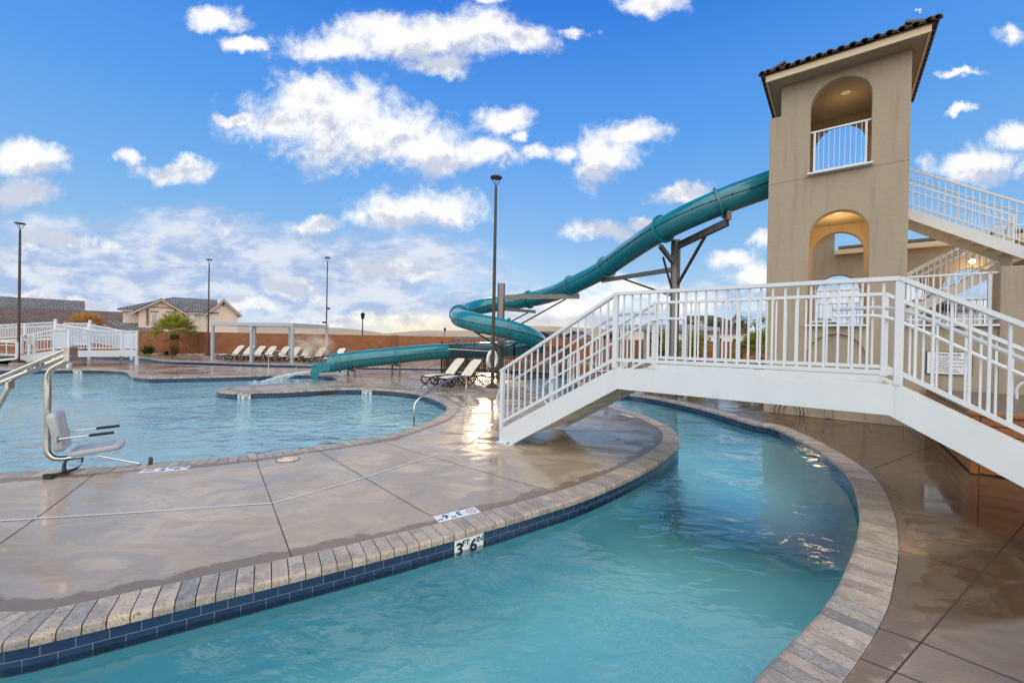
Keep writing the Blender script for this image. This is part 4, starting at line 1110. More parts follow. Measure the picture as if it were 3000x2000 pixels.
# ------------------------------------------------------------ light poles
def light_pole(base, h, label, r=.055, pr=.31, extras=None, group='tall bronze light poles'):
    t = thing('light_pole', label, 'light pole', base, 0, group)
    MB().lathe([(pr, 0), (pr, .13), (pr - .03, .15)], n=28).build('concrete_base', concrete, t)
    m = MB().box((0, 0, .19), (.34, .34, .10)); m.box((0, 0, .25), (.24, .24, .05)); m.build('base_cover', brown, t, bevel=.01)
    MB().lathe([(r, .2), (r * .98, h * .5), (r * .8, h - .32)], n=14).build('pole', brown, t)
    hd = MB(); hd.lathe([(.19, h - .02), (.20, h + .01), (.17, h + .035), (.06, h + .05), (.001, h + .052)], n=28); hd.lathe([(.001, h - .035), (.12, h - .032), (.18, h - .022), (.19, h - .02)], n=28)
    ho = hd.build('lamp_head', brown, t)
    m = MB()
    for k in range(3):
        a = 2 * PI * k / 3 + .5; m.tube(catmull([(0, 0, h - .34), (.02 * math.cos(a), .02 * math.sin(a), h - .28), (.14 * math.cos(a), .14 * math.sin(a), h - .06), (.155 * math.cos(a), .155 * math.sin(a), h - .015)], .05), .012, 6)
    m.build('fork_arm', brown, ho)
    if extras:
        for z, sgn in extras: 
            m = MB().box((.12 * sgn, -.05, z), (.22, .10, .13)); m.lathe([(.07, -.05), (.09, .05)], (.2 * sgn, -.08, z), 10); m.build('floodlight', brown, t)
    return t
def gb(x, y): return G(x, y)
light_pole(G(1442, 1149), 7.0, 'bronze light pole by the footbridge stair foot, nearest of the poles', .056)
b = G(54, 1071); light_pole(b, 1.75 + (966 - 655) / 1230 * b.y, 'bronze light pole in front of the white ramp bridge', .054, .32)
b = G(609, 1047.5); light_pole(b, 1.75 + (976.5 - 760.5) / 1230 * b.y, 'bronze light pole beside the white pergola corner post', .052, .31)
b = G(955, 1047); b = D(955, 1040, 30.2); b.z = 0; light_pole(b, 1.75 + (983 - 755) / 1230 * b.y, 'bronze light pole with floodlights between pergola and slide mouth', .046, .31, [(3.7, 1), (2.7, -1)])
def street_lamp(x, ytop, Y, label):
    top = D(x, ytop, Y); t = thing('street_lamp', label, 'street lamp', (top.x, Y, 0), 0, 'lantern street lamps beyond the wall'); h = top.z
    MB().lathe([(.14, 0), (.10, .4), (.06, h - .9)], n=10).build('pole', black, t)
    m = MB().lathe([(.05, h - .95), (.2, h - .75), (.26, h - .3), (.34, h - .28), (.12, h - .08), (.03, h)], n=8); m.build('lantern', black, t)
street_lamp(1063, 914, 52, 'black lantern street lamp beyond the wall, the taller one left of the slide coil'); street_lamp(1303.6, 959, 95, 'small distant black lantern lamp under the slide coil')

# ------------------------------------------------------------ black picket fence around the column
fc = thing('picket_fence', 'black iron picket fence around the slide column', 'fence', G(1389, 1104))
FA, FB, FC_ = G(1293, 1094.5), G(1504.5, 1120.3), None
FC_ = FB + Vector((2.6, 2.6, 0)); FD = FA + Vector((2.6, 3.0, 0))
def fence_run(a, b, n, posts):
    m = MB(); up = Vector((0, 0, 1))
    for z in (.12, 1.32, 1.44): m.bar(a + up * z, b + up * z, .03, .035)
    for k in range(1, n): c = a.lerp(b, k / n); m.bar(c + up * .06, c + up * 1.44, .034, .034, (1, 0, 0))
    pn = m.build('fence_panel', black, fc, world=True)
    for k in range(posts + 1):
        c = a.lerp(b, k / posts); m = MB().box(c + up * .76, (.055, .055, 1.52)); m.lathe([(.04, 1.52), (.045, 1.55), (.001, 1.6)], c, 8); m.build('fence_post', black, fc, world=True)
fence_run(FA, FB, 40, 2); fence_run(FB, FC_, 34, 2); fence_run(FD, FA, 36, 2)
hp = thing('reaching_pole', 'long white reaching pole hung level along the black fence', 'pole', FA.lerp(FB, .5))
dFn = Vector(((FB - FA).y, -(FB - FA).x, 0)).normalized(); dFn = dFn if dFn.y < 0 else -dFn
Lp = D(1316, 1022, 20.0); Rp = D(1455, 1029.7, 17.6)
a_ = FA.lerp(FB, (Lp.x - FA.x) / (FB.x - FA.x)) + dFn * .09; b_ = FA.lerp(FB, (Rp.x - FA.x) / (FB.x - FA.x)) + dFn * .09
a_.z, b_.z = Lp.z, Rp.z
MB().tube([a_, b_], .02, 8).build('shaft', roperag, hp, world=True)
m = MB()
for f in (.2, .8):
    q = a_.lerp(b_, f); m.bar(q - dFn * .09, q + dFn * .03 + Vector((0, 0, -.03)), .03, .03)
m.build('hook', black, hp, world=True)
rb = thing('ring_buoy', 'white ring buoy with looped rope hung on the pole by the fence', 'ring buoy', G(1442, 1149) + Vector((0, .12, 0)))
cR = D(1442, 1052, 14.05); m = MB(); rx = Vector((.62, .78, 0))
m.tube([cR + (rx * math.cos(2 * PI * k / 24) * .21 + Vector((0, 0, 1)) * math.sin(2 * PI * k / 24) * .27) for k in range(24)], .055, 10, closed=True); m.build('ring', roperag, rb, world=True)
m = MB(); rnd = random.Random(2)
m.tube(catmull([cR + Vector((-.17, 0, .15)), cR + Vector((-.20, -.02, -.1)), cR + Vector((-.13, 0, -.35)), cR + Vector((-.14, .02, -.62)), cR + Vector((-.2, 0, -.72))], .05), .009, 6)
for k in range(5):
    m.tube([G(1438, 1143) + Vector((-.12 + .10 * math.cos(2 * PI * i / 14) + rnd.uniform(-.02, .02) + .03 * k, .05 + .06 * math.sin(2 * PI * i / 14), .27 + .03 * k + .05 * math.sin(2 * PI * i / 14 + k))) for i in range(14)], .009, 6, closed=True)
m.build('rope', roperag, rb, world=True)

# ------------------------------------------------------------ steel grab rails
def grab(label, path, r=.021):
    p0 = path[0]; t = thing('grab_rail', label, 'grab rail', (p0.x, p0.y, 0), 0, 'steel grab rails at the pool steps')
    MB().tube(catmull(path, .05), r, 12).build('rail_tube', steel, t, world=True)
    MB().lathe([(.055, .002), (.055, .014), (.03, .03)], Vector((p0.x, p0.y, 0)), 16).build('escutcheon', steel, t, world=True)
a = G(1364.8, 1195.5); b = G(1212.5, 1250, WZ); hz = S(zE(600, 800), a.y).z
def V3(p, z): return Vector((p.x, p.y, z))
ta = S(zE(330, 722), a.lerp(b, .28).y)
grab('steel grab rail rising from the deck into the nearer pool bay', [a, V3(a, .45), V3(a, hz - .06), V3(a.lerp(b, .05), hz + .01), V3(a.lerp(b, .25), hz + .02), V3(a.lerp(b, .33), hz - .01), V3(a.lerp(b, .93), .42), V3(a.lerp(b, .985), .34), V3(b, .2), V3(b, WZ - .5)])
a = G(786.5, 1080); b = G(842, 1071)
b = a + Vector((1.0, .9, 0))
grab('small steel grab rail at the far lazy river in front of the pergola', [a, V3(a, .6), V3(a, .86), V3(a.lerp(b, .12), .93), V3(a.lerp(b, .3), .93), V3(a.lerp(b, .45), .82), V3(a.lerp(b, .95), .25), V3(b, -.2)], .024)
# ------------------------------------------------------------ block wall at the back
def wall_run(pts, h, th=.2):
    for i, (a, b) in enumerate(zip(pts, pts[1:])):
        a, b = Vector((*a, 0)), Vector((*b, 0)); L = (b - a).length; t = (b - a).normalized(); n = Vector((-t.y, t.x, 0)) * th / 2; up = Vector((0, 0, h))
        w = thing('block_wall', WALL_LABELS[i], 'wall', a.lerp(b, .5), 0, 'red block wall panels')
        m = MB(); u0 = a.x
        m.quad(a - n, b - n, b - n + up, a - n + up, [(u0, 0), (u0 + L, 0), (u0 + L, h), (u0, h)]); m.quad(b + n, a + n, a + n + up, b + n + up, [(u0, 0), (u0 + L, 0), (u0 + L, h), (u0, h)])
        m.quad(a - n + up, b - n + up, b + n + up, a + n + up, [(u0, 0), (u0 + L, 0), (u0 + L, .2), (u0, .2)])
        m.build('wall_panel', brickm, w, world=True)
        m = MB().box(b + Vector((0, -.02, h / 2 + .01)), (.42, .36, h + .03), rz=math.atan2(t.y, t.x)); m.build('pilaster', brickpl, w, world=True)
brickpl = basic('block_pilaster', (.20, .082, .042), .9, var=.15, vscale=3, bump=.4, bscale=40)
WALL_LABELS = ['red block wall panel behind the white ramp bridge', 'red block wall panel behind the left fan palm', 'red block wall panel with pergola loungers before it', 'red block wall panel between pergola and far lantern lamp',
               'red block wall panel behind the slide tube', 'red block wall panel behind the fence and slide coil', 'red block wall panel seen through the stair railing', 'red block wall panel seen through the bridge pickets', 'red block wall panel hidden partly by the slide tower']
wall_run([(-44, 34.6), (-25.5, 34.6), (-17.2, 34.6), (-9.6, 34.5), (-4.6, 34.5), (-.4, 34.2), (4.6, 33.0), (9.5, 31.0), (17.5, 27.6), (27, 23.5)], 1.86)
# planting strip of river rock in front of the wall
rk = MB(); rnd = random.Random(8)
ICO = [(-.53, .85, 0), (.53, .85, 0), (-.53, -.85, 0), (.53, -.85, 0), (0, -.53, .85), (0, .53, .85), (0, -.53, -.85), (0, .53, -.85), (.85, 0, -.53), (.85, 0, .53), (-.85, 0, -.53), (-.85, 0, .53)]
ICF = [(0, 11, 5), (0, 5, 1), (0, 1, 7), (0, 7, 10), (0, 10, 11), (1, 5, 9), (5, 11, 4), (11, 10, 2), (10, 7, 6), (7, 1, 8), (3, 9, 4), (3, 4, 2), (3, 2, 6), (3, 6, 8), (3, 8, 9), (4, 9, 5), (2, 4, 11), (6, 2, 10), (8, 6, 7), (9, 8, 1)]
for k in range(3600):
    x = rnd.uniform(-30, 16); ymax = 34.3 if x < -.4 else 34.2 - (x + .4) * .36; y = ymax - abs(rnd.gauss(0, .9)) - .1
    if y < ymax - 2.3: continue
    s = rnd.choice([.03, .045, .06, .09, .14]) * rnd.uniform(.7, 1.3); ax = [rnd.uniform(.7, 1.3) for _ in range(3)]
    rk.add([(x + p[0] * s * ax[0] + rnd.uniform(-.2, .2) * s, y + p[1] * s * ax[1] + rnd.uniform(-.2, .2) * s, s * .35 + p[2] * s * .7 * ax[2]) for p in ICO], ICF)
tag(rk.build('river_rocks', rockm), kind='stuff')
bedm = basic('planting_soil', (.26, .17, .12), .95, var=.3, vscale=2, bump=.6, bscale=25, world=True)
tag(MB().sheet([Vector(p) for p in [(-43, 32.2), (-3, 32.1), (6, 29.6), (17, 25.2), (27, 21.2), (27, 23.3), (9.5, 30.9), (4.6, 32.9), (-.4, 34.1), (-43, 34.5)]], [], .004).build('planting_bed', bedm), kind='structure')

# ------------------------------------------------------------ pergolas
def pergola(label, cs, h, bh=.22, pw=.15, posts=None):
    t = thing('pergola', label, 'pergola', (cs[0].x, cs[0].y, 0), 0, None); up = Vector((0, 0, 1))
    n = len(cs)
    for i in range(n):
        a, b = cs[i], cs[(i + 1) % n]; d = (b - a).normalized()
        MB().bar(a + up * (h - bh / 2) + d * pw / 2, b + up * (h - bh / 2) - d * pw / 2, pw - .006, bh).build('beam', pergolashade, t, world=True, bevel=.006)
    for c in (posts or cs):
        m = MB().box(c + up * (h - .0) / 2, (pw, pw, h - .002), rz=math.atan2((cs[1] - cs[0]).y, (cs[1] - cs[0]).x)); m.build('post', pergolashade, t, world=True, bevel=.006)
        MB().box(c + up * .008, (pw + .1, pw + .1, .016)).build('foot_plate', pergolashade, t, world=True)
    m = MB(); k = 14
    e0, e1 = cs[1] - cs[0], cs[-1] - cs[0]
    for j in range(1, k):
        p = cs[0] + e0 * j / k; m.bar(p + up * (h - .09) + e1.normalized() * .08, p + e1 + up * (h - .09) - e1.normalized() * .08, .03, .12)
    m.build('louver_slats', pergolashade, t, world=True)
zP = Zm(600, 880, .15306)
pA, pM, pB = G(*zP(145, 1140)), G(*zP(888, 1164)), G(*zP(1668, 1190))
hP = 1.75 + (976.8 - (880 + 412 * .15306)) / 1230 * pA.y
dv = (pB - pA).normalized(); dn_ = Vector((-dv.y, dv.x, 0)); dn_ = dn_ if dn_.y > 0 else -dn_
wP = 3.5
pergola('white metal pergola standing over a row of loungers by the red wall', [pA, pB, pB + dn_ * wP, pA + dn_ * wP], hP, posts=[pA, pM, pB, pA + dn_ * wP, pM + dn_ * wP, pB + dn_ * wP])
c0 = Vector((8.17, 19.7, 0)); e_a = Vector((-.72, .69, 0)).normalized(); e_b = Vector((.69, .72, 0)).normalized()
pergola('white metal pergola seen through the footbridge pickets', [c0 + e_a * 4.2, c0, c0 + e_b * 4.4, c0 + e_b * 4.4 + e_a * 4.2], 2.6)

# ------------------------------------------------------------ sun loungers
def lounger_parts(t):
    # local: x from foot (0) to head, y across, z up
    def slab(pts, hw, th, rad=.08):
        m = MB(); vs = []; n = len(pts)
        return pts
    def sheet_along(prof, hw, th, roundends=(True, True)):
        m = MB(); rows = []; N = len(prof)
        for i, (x, z) in enumerate(prof):
            d = min(i, N - 1 - i) / (N - 1) if False else None
            w = hw
            f0 = i / (N - 1)
            if roundends[0] and f0 < .16: w = hw * (.72 + .28 * math.sin(f0 / .16 * PI / 2))
            if roundends[1] and f0 > .84: w = hw * (.72 + .28 * math.sin((1 - f0) / .16 * PI / 2))
            rows.append((x, z, w))
        vs = []; 
        for i, (x, z, w) in enumerate(rows):
            a = rows[max(i - 1, 0)]; b = rows[min(i + 1, N - 1)]; tx, tz = b[0] - a[0], b[1] - a[1]; L = math.hypot(tx, tz); nx, nz = -tz / L * th / 2, tx / L * th / 2
            vs += [(x + nx, -w, z + nz), (x + nx, w, z + nz), (x - nx, w, z - nz), (x - nx, -w, z - nz)]
        fs = []
        for i in range(N - 1):
            for k in range(4): fs.append((i * 4 + k, i * 4 + (k + 1) % 4, i * 4 + 4 + (k + 1) % 4, i * 4 + 4 + k))
        fs += [(3, 2, 1, 0), tuple(range(4 * N - 4, 4 * N))]
        return m.add(vs, fs), rows
    seat = [(.03 + 1.12 * k / 16, .335 + .02 * math.sin(k / 16 * PI * 1.2) - (.03 * (1 - k / 3) ** 2 if k < 3 else 0)) for k in range(17)]
    back = [(1.13 + .60 * k / 14, .36 + .58 * k / 14 + .02 * math.sin(k / 14 * PI)) for k in range(15)]
    m, rows = sheet_along(seat, .27, .02, (True, False)); m.build('seat', sling, t)
    m, rb_ = sheet_along(back, .27, .02, (False, True)); m.build('backrest', sling, t)
    m = MB()
    for rs, cl in ((rows, 0), (rb_, 1)):
        for sg_ in (-1, 1):
            m.tube([(x, sg_ * (w + .022), z - .012) for x, z, w in rs], .028, 6)
        e = rs[0] if cl == 0 else rs[-1]; m.tube([(e[0] - (.02 if cl == 0 else -.02), -(e[2] + .02), e[1] - .012), (e[0] - (.035 if cl == 0 else -.03), 0, e[1] - .012 + (.02 if cl else 0)), (e[0] - (.02 if cl == 0 else -.02), e[2] + .02, e[1] - .012)], .028, 6)
    for sg_ in (-1, 1): m.tube([(1.1, sg_ * .29, .33), (1.45, sg_ * .29, .34), (1.72, sg_ * .29, .36), (1.86, sg_ * .28, .30)], .028, 6)
    m.bar((1.45, -.29, .33), (1.45, .29, .33), .04, .03); m.tube([(1.40, -.2, .33), (1.52, -.2, .72), (1.52, .2, .72), (1.40, .2, .33)], .018, 6)
    m.build('frame', resin, t)
    for sg_ in (-1, 1):
        y = sg_ * .285
        m = MB().tube(catmull([(.06, y, .31), (.0, y, .22), (.04, y, .10), (.17, y, .03), (.27, y, .05), (.36, y, .15), (.48, y, .31)], .04), .026, 6); m.build('leg', resin, t)
        m = MB().tube(catmull([(1.86, y, .30), (1.91, y, .20), (1.86, y, .07), (1.76, y, .025), (1.64, y, .08), (1.52, y, .20), (1.38, y, .32)], .04), .026, 6); m.build('leg', resin, t)
        m = MB().tube(catmull([(.85, y, .32), (.72, y, .18), (.60, y, .05), (.55, y, .022)], .05), .024, 6); m.build('leg', resin, t)
        m = MB().tube(catmull([(.48, y, .31), (.62, y, .17), (.76, y, .05), (.82, y, .022)], .05), .024, 6)
        m.build('leg', resin, t)
fa = G(1281, 1128); ha = G(1397, 1122)
axl = Vector((.66, .75, 0)).normalized()
LG = 'sun loungers on the pool deck'
q0 = G(*zE(30, 900)) ; q1 = G(*zE(275, 955))
L1 = thing('sun_lounger', 'cream sling lounger nearest the grab rail, in front of the picket fence', 'sun lounger', q1 - axl * .1, math.atan2(axl.y, axl.x), LG)
lounger_parts(L1)
copy_tree(L1, None, q1 + Vector((-.78, .50, 0)) , math.atan2(axl.y, axl.x), 'cream sling lounger behind its twin in front of the picket fence')
row = ['first cream lounger of the pergola row, by the corner post', 'second cream lounger of the pergola row', 'third cream lounger of the pergola row, just past the middle post', 'fourth cream lounger of the pergola row behind the grab rail', 'fifth cream lounger of the pergola row', 'sixth cream lounger of the pergola row beside the steam', 'seventh cream lounger of the pergola row in the steam', 'eighth cream lounger of the pergola row near the slide mouth']
f1_, f8_ = G(*zP(300, 1125)), G(*zP(1930, 1180))
for k in range(8):
    p = f1_.lerp(f8_, k / 7); copy_tree(L1, None, p + Vector((.12, -.2, 0)), math.radians(79 + (k * 37 % 7) - 3), row[k])
p = G(985, 1062); copy_tree(L1, None, p + Vector((-.2, -1.2, 0)), math.radians(75), 'cream lounger half hidden above the slide mouth')
p = G(1725, 1103); copy_tree(L1, None, Vector((4.0, 19.4, 0)), math.radians(20), 'lounger half hidden behind the footbridge stairs')

# ------------------------------------------------------------ palms and shrubs
def fan_frond(mb, o, d, plen, R, nb, droop, rnd, spread=2.3, width=.036):
    """petiole from o along d, then a fan of narrow blades"""
    d = d.normalized(); up = Vector((0, 0, 1)); sd = d.cross(up)
    if sd.length < .05: sd = Vector((1, 0, 0))
    sd.normalize(); nn = sd.cross(d)
    tip = o + d * plen + Vector((0, 0, -droop * plen * plen * .12))
    mb.bar(o, tip, .022, .015)
    d2 = (d + Vector((0, 0, -droop * .3))).normalized(); nn2 = sd.cross(d2)
    for k in range(nb):
        a = (k / (nb - 1) - .5) * spread * 1.15 + rnd.uniform(-.03, .03)
        r = R * (.70 + .30 * math.cos(a * .8)) * rnd.uniform(.9, 1.05)
        v = d2 * math.cos(a) + sd * math.sin(a) + nn2 * (.10 * math.cos(a * 2) + rnd.uniform(-.06, .06))
        v.normalize(); sdv = v.cross(nn2).normalized() * width * (R / 1.0)
        dr = Vector((0, 0, -1)) * (droop * .22 + rnd.uniform(.0, .16)) * r
        m1 = tip + v * r * .55 + dr * .12; e = tip + v * r + dr
        fold = nn2 * width * .5
        mb.add([tip, m1 - sdv, m1 + fold, m1 + sdv, e], [(0, 1, 2), (0, 2, 3), (1, 4, 2), (2, 4, 3)])
def palm(label, base, th, tr, R, nf, seed, tilt=(.15, 1.25), dry=.12, plen=.7, dead=8, nb=20):
    t = thing('fan_palm', label, 'palm', base); rnd = random.Random(seed)
    prof = [(tr * 1.18, 0)]; n = int(th / .07)
    for k in range(n): prof += [(tr * rnd.uniform(.90, 1.12), th * (k + .4) / n), (tr * rnd.uniform(.80, .95), th * (k + .8) / n)]
    prof.append((tr * .55, th))
    m = MB().lathe(prof, n=18, smooth=False)
    for k in range(int(90 * th)):
        a = rnd.uniform(0, 2 * PI); z = rnd.uniform(.05, th); p = Vector((tr * math.cos(a), tr * math.sin(a), z)); o = Vector((math.cos(a), math.sin(a), 0))
        m.bar(p, p + o * rnd.uniform(.03, .08) + Vector((0, 0, rnd.uniform(.04, .12))), .05, .015)
    m.build('trunk', trunkm, t)
    g = MB(); dr = MB(); o = Vector((0, 0, th - .05))
    for k in range(nf):
        a = k * 2.39996 + rnd.uniform(-.2, .2); f = (k + .5) / nf; el_ = PI / 2 - (tilt[0] + (tilt[1] - tilt[0]) * f) 
        d = Vector((math.cos(a) * math.cos(el_), math.sin(a) * math.cos(el_), math.sin(el_)))
        mb = dr if rnd.random() < dry * (.4 + f) else g
        fan_frond(mb, o, d, plen * rnd.uniform(.8, 1.15), R * rnd.uniform(.85, 1.1), nb, .35 + .6 * f, rnd)
    for k in range(dead):
        a = rnd.uniform(0, 2 * PI); d = Vector((math.cos(a) * .75, math.sin(a) * .75, -.45)); fan_frond(dr, o, d, plen * .55, R * .7, 14, 1.2, rnd)
    g.build('crown', palmleaf, t)
    if dr.v: dr.build('dry_fronds', palmdry, t)
    return t
z3h = Zm(330, 840, .17007)
pb_ = D(510.5, 1036, 32.6); pb_.z = 0
palm('green fan palm with thick trunk in front of the red wall', pb_, 1.62, .25, 1.2, 34, 4, (.1, 1.35), .10, .9, 7)
palm('sunlit dry fan palm rising behind the white ramp bridge', Vector((-31.0, 30.6, 0)), 1.9, .22, 1.05, 22, 9, (.2, 1.5), .9, .7, 4)
rp = D(2225, 1000, 22.3); rp.z = 0
palm('fan palm with bright yellow green fronds beside the slide tower', rp, 1.15, .2, 1.0, 32, 12, (.15, 1.5), .12, .75, 8)
rp = D(1938, 1000, 26.5); rp.z = 0
palm('fan palm behind the steel column seen through the bridge pickets', rp, 1.2, .2, .95, 28, 15, (.15, 1.5), .15, .7, 6)
rp = D(2032, 1000, 27.5); rp.z = 0
palm('fan palm inside the far pergola view seen through the bridge pickets', rp, 1.35, .2, .9, 26, 17, (.2, 1.5), .12, .65, 6)
def shrub(label, base, R, n, seed, w=.03, mat=None):
    t = thing('spiky_shrub', label, 'shrub', base); rnd = random.Random(seed); m = MB()
    for k in range(n):
        a = rnd.uniform(0, 2 * PI); el_ = rnd.uniform(.25, 1.5); r = R * rnd.uniform(.6, 1.1); d = Vector((math.cos(a) * math.cos(el_), math.sin(a) * math.cos(el_), math.sin(el_)))
        sd_ = d.cross(Vector((0, 0, 1))).normalized() * w; p = Vector((rnd.uniform(-.2, .2), rnd.uniform(-.2, .2), 0)) * R; m1 = p + d * r * .5; e = p + d * r + Vector((0, 0, -.08 * r))
        m.add([p - sd_ * .5, p + sd_ * .5, m1 + sd_, e, m1 - sd_], [(0, 1, 2, 4), (4, 2, 3)])
    m.build('foliage', mat or shrubleaf, t)
p = D(435, 1037, 33.0); p.z = 0; shrub('dark green spiky shrub by the ramp bridge end', p, .88, 260, 3, .03)
p = D(487, 1037, 32.9); p.z = 0; shrub('small low shrub left of the palm trunk', p, .42, 140, 5, .03)
p = D(2160, 1000, 24.5); p.z = 0; shrub('dry drooping grass clump by the red wall beyond the bridge', p, .9, 200, 6, .02, palmdry)

# desert tree beside the right house
def small_tree(label, base, h, R, seed):
    t = thing('desert_tree', label, 'tree', base); rnd = random.Random(seed); m = MB(); tips = []
    def grow(p, d, L, r, lv):
        q = p + d * L; m.tube([p, p.lerp(q, .5) + Vector((rnd.uniform(-.05, .05), rnd.uniform(-.05, .05), 0)) * L, q], r, 6, radii=[r, r * .85, r * .7])
        if lv == 0: tips.append(q); return
        for k in range(3):
            nd = (d + Vector((rnd.uniform(-.8, .8), rnd.uniform(-.8, .8), rnd.uniform(-.1, .5)))).normalized(); grow(q, nd, L * .68, r * .65, lv - 1)
    grow(Vector((0, 0, 0)), Vector((.05, 0, 1)), h * .36, .11, 3); m.build('trunk', trunkm, t)
    c = MB()
    for q in tips:
        for k in range(34):
            p = q + Vector((rnd.gauss(0, .4), rnd.gauss(0, .4), rnd.gauss(0, .3))) * R * .32
            a = Vector((rnd.uniform(-1, 1), rnd.uniform(-1, 1), rnd.uniform(-1, 1))).normalized() * .10; b = a.cross(Vector((0, 0, 1))).normalized() * .05
            c.add([p - a, p + b, p + a, p - b], [(0, 1, 2, 3)])
    c.build('crown', shrubleaf, t)
def flat0(p): return Vector((p.x, p.y, 0))
small_tree('thin dark tree between the white house and the slide tower', flat0(D(2205, 1000, 44)), 5.2, 2.2, 4)
small_tree('dark leafy tree in front of the white house behind the far pergola', flat0(D(2050, 1000, 40)), 4.6, 2.2, 7)
# ------------------------------------------------------------ houses beyond the wall
def gable(mw, mr, mf, x0, x1, y0, y1, ze, axis, rise, oh=.45, wall=True, hip0=False, hip1=False, z0=0.0):
    """walls into mw, roof skin (uv in metres) into mr, fascia into mf; axis 'x': ridge along x, 'y': ridge along y"""
    if wall:
        mw.box(((x0 + x1) / 2, (y0 + y1) / 2, (z0 + ze) / 2), (x1 - x0, y1 - y0, ze - z0))
    V = Vector; th = .10
    def slope(a, b, c, d, L, S):
        a, b, c, d = map(V, (a, b, c, d)); e = V((0, 0, -th))
        mr.quad(a, b, c, d, uv=[(0, 0), (L, 0), (L + (c - b).dot((b - a).normalized()), S), ((d - a).dot((b - a).normalized()), S)])
        mr.add([a + e, b + e, c + e, d + e], [(3, 2, 1, 0)], [[(0, 0)] * 4])
        for p, q in ((a, b), (b, c), (c, d), (d, a)): mr.add([p, q, q + e, p + e], [(3, 2, 1, 0)], [[(0, 0), (1, 0), (1, .1), (0, .1)]])
    if axis == 'x':
        cy = (y0 + y1) / 2; half = (y1 - y0) / 2; k = rise / half; zr = ze + rise + .05; eo = oh * k
        X0, X1 = x0 - oh, x1 + oh; r0 = x0 + half if hip0 else X0; r1 = x1 - half if hip1 else X1; S = math.hypot(half + oh, rise + eo); zb = ze + .05 - eo
        slope((X0, y0 - oh, zb), (X1, y0 - oh, zb), (r1, cy, zr), (r0, cy, zr), X1 - X0, S)
        slope((X1, y1 + oh, zb), (X0, y1 + oh, zb), (r0, cy, zr), (r1, cy, zr), X1 - X0, S)
        for h, xx, rr in ((hip0, x0, r0), (hip1, x1, r1)):
            XX = X0 if xx == x0 else X1
            if h:
                a, b = (XX, y1 + oh, zb), (XX, y0 - oh, zb)
                if xx != x0: a, b = b, a
                slope(a, b, (rr, cy, zr), (rr, cy, zr - .001), y1 - y0 + 2 * oh, S)
            elif wall: mw.prism([V((xx, y0, ze)), V((xx, y1, ze)), V((xx, cy, ze + rise))], (.12 if xx == x0 else -.12, 0, 0))
        mf.box(((X0 + X1) / 2, y0 - oh + .03, zb - .16), (X1 - X0 - .1, .05, .2))
    else:
        cx = (x0 + x1) / 2; half = (x1 - x0) / 2; k = rise / half; zr = ze + rise + .05; eo = oh * k
        Y0, Y1 = y0 - oh, y1; S = math.hypot(half + oh, rise + eo); zb = ze + .05 - eo
        slope((x1 + oh, Y0, zb), (x1 + oh, Y1, zb), (cx, Y1, zr), (cx, Y0, zr), Y1 - Y0, S)
        slope((x0 - oh, Y1, zb), (x0 - oh, Y0, zb), (cx, Y0, zr), (cx, Y1, zr), Y1 - Y0, S)
        if wall: mw.prism([V((x0, y0, ze)), V((x1, y0, ze)), V((cx, y0, ze + rise))], (0, .12, 0))
        for sx in (-1, 1):
            mf.bar((cx, Y0 + .035, zr - .20), (cx + sx * (half + oh), Y0 + .035, zb - .20), .06, .17, (0, 0, 1))
def windows(t, L, frame=white):
    for (x, y, z, w, h, gm) in L:
        m = MB(); f = .07
        for dx_, dz_, ww, hh_ in ((0, h / 2 - f / 2, w, f), (0, -h / 2 + f / 2, w, f), (-w / 2 + f / 2, 0, f, h - 2 * f), (w / 2 - f / 2, 0, f, h - 2 * f)): m.box((x + dx_, y - .04, z + dz_), (ww, .08, hh_))
        wo_ = m.build('window', frame, t, world=True); MB().box((x, y - .012, z), (w - 2 * f + .01, .02, h - 2 * f + .01)).build('pane', gm, wo_, world=True)
class Front:
    def __init__(s, x):
        d = ray(x, 985); b = math.atan2(d[0], d[1]); s.b = b; s.n = Vector((math.sin(b), math.cos(b), 0)); s.t = Vector((math.cos(b), -math.sin(b), 0))
    def P(s, x, y, dist):
        d = Vector(ray(x, y)); k = dist / d.dot(s.n); p = d * k
        return Vector((p.dot(s.t), dist, HC + d.z * k))
    def W(s, p): return s.t * p.x + s.n * p.y + Vector((0, 0, p.z))
Yh = 69.0
FR_ = Front(560); HFRAME = FR_.W
def H3(x, y, Y=Yh): return FR_.P(*z3h(x, y), Y)
hs = thing('pink_house', 'two storey pale pink stucco house with grey tile roof beyond the wall', 'house', FR_.W(Vector((H3(1000, 600).x, Yh, 0))), -FR_.b)
w_, r_, f_ = MB(), MB(), MB()
xa, xb, xc, xd = H3(178, 400).x, H3(465, 400).x, H3(1215, 400).x, H3(1650, 400).x; xe = H3(2143, 400).x
zE_ = H3(1400, 412).z; zL = H3(300, 345).z
gable(w_, r_, f_, xa, xd + .6, Yh, Yh + 9, zE_, 'x', H3(1000, 176, Yh + 4.5).z - zE_ - .05, .5, hip0=True)
gable(w_, r_, f_, xb, xc, Yh - 1.3, Yh + 4.4, H3(420, 385, Yh - 1.3).z, 'y', H3(795, 205, Yh - 1.3).z - H3(420, 385, Yh - 1.3).z, .55)
gable(w_, r_, f_, xd + .1, xe, Yh - .4, Yh + 9.4, H3(2150, 430, Yh - .4).z, 'y', H3(1940, 222, Yh - .4).z - H3(2150, 430, Yh - .4).z, .55)
gl_ = H3(-150, 640, Yh - 3)
w_.build('wall', housewall, hs, world=True); ro = r_.build('roof', roofgrey, hs, world=True); f_.build('fascia', housetrim, ro, world=True)
w_, r_, f_ = MB(), MB(), MB()
gable(w_, r_, f_, H3(-420, 600).x, H3(150, 600).x, Yh - 4, Yh + 3, H3(150, 735, Yh - 4).z, 'y', H3(-120, 590, Yh - 4).z - H3(150, 735, Yh - 4).z, .5)
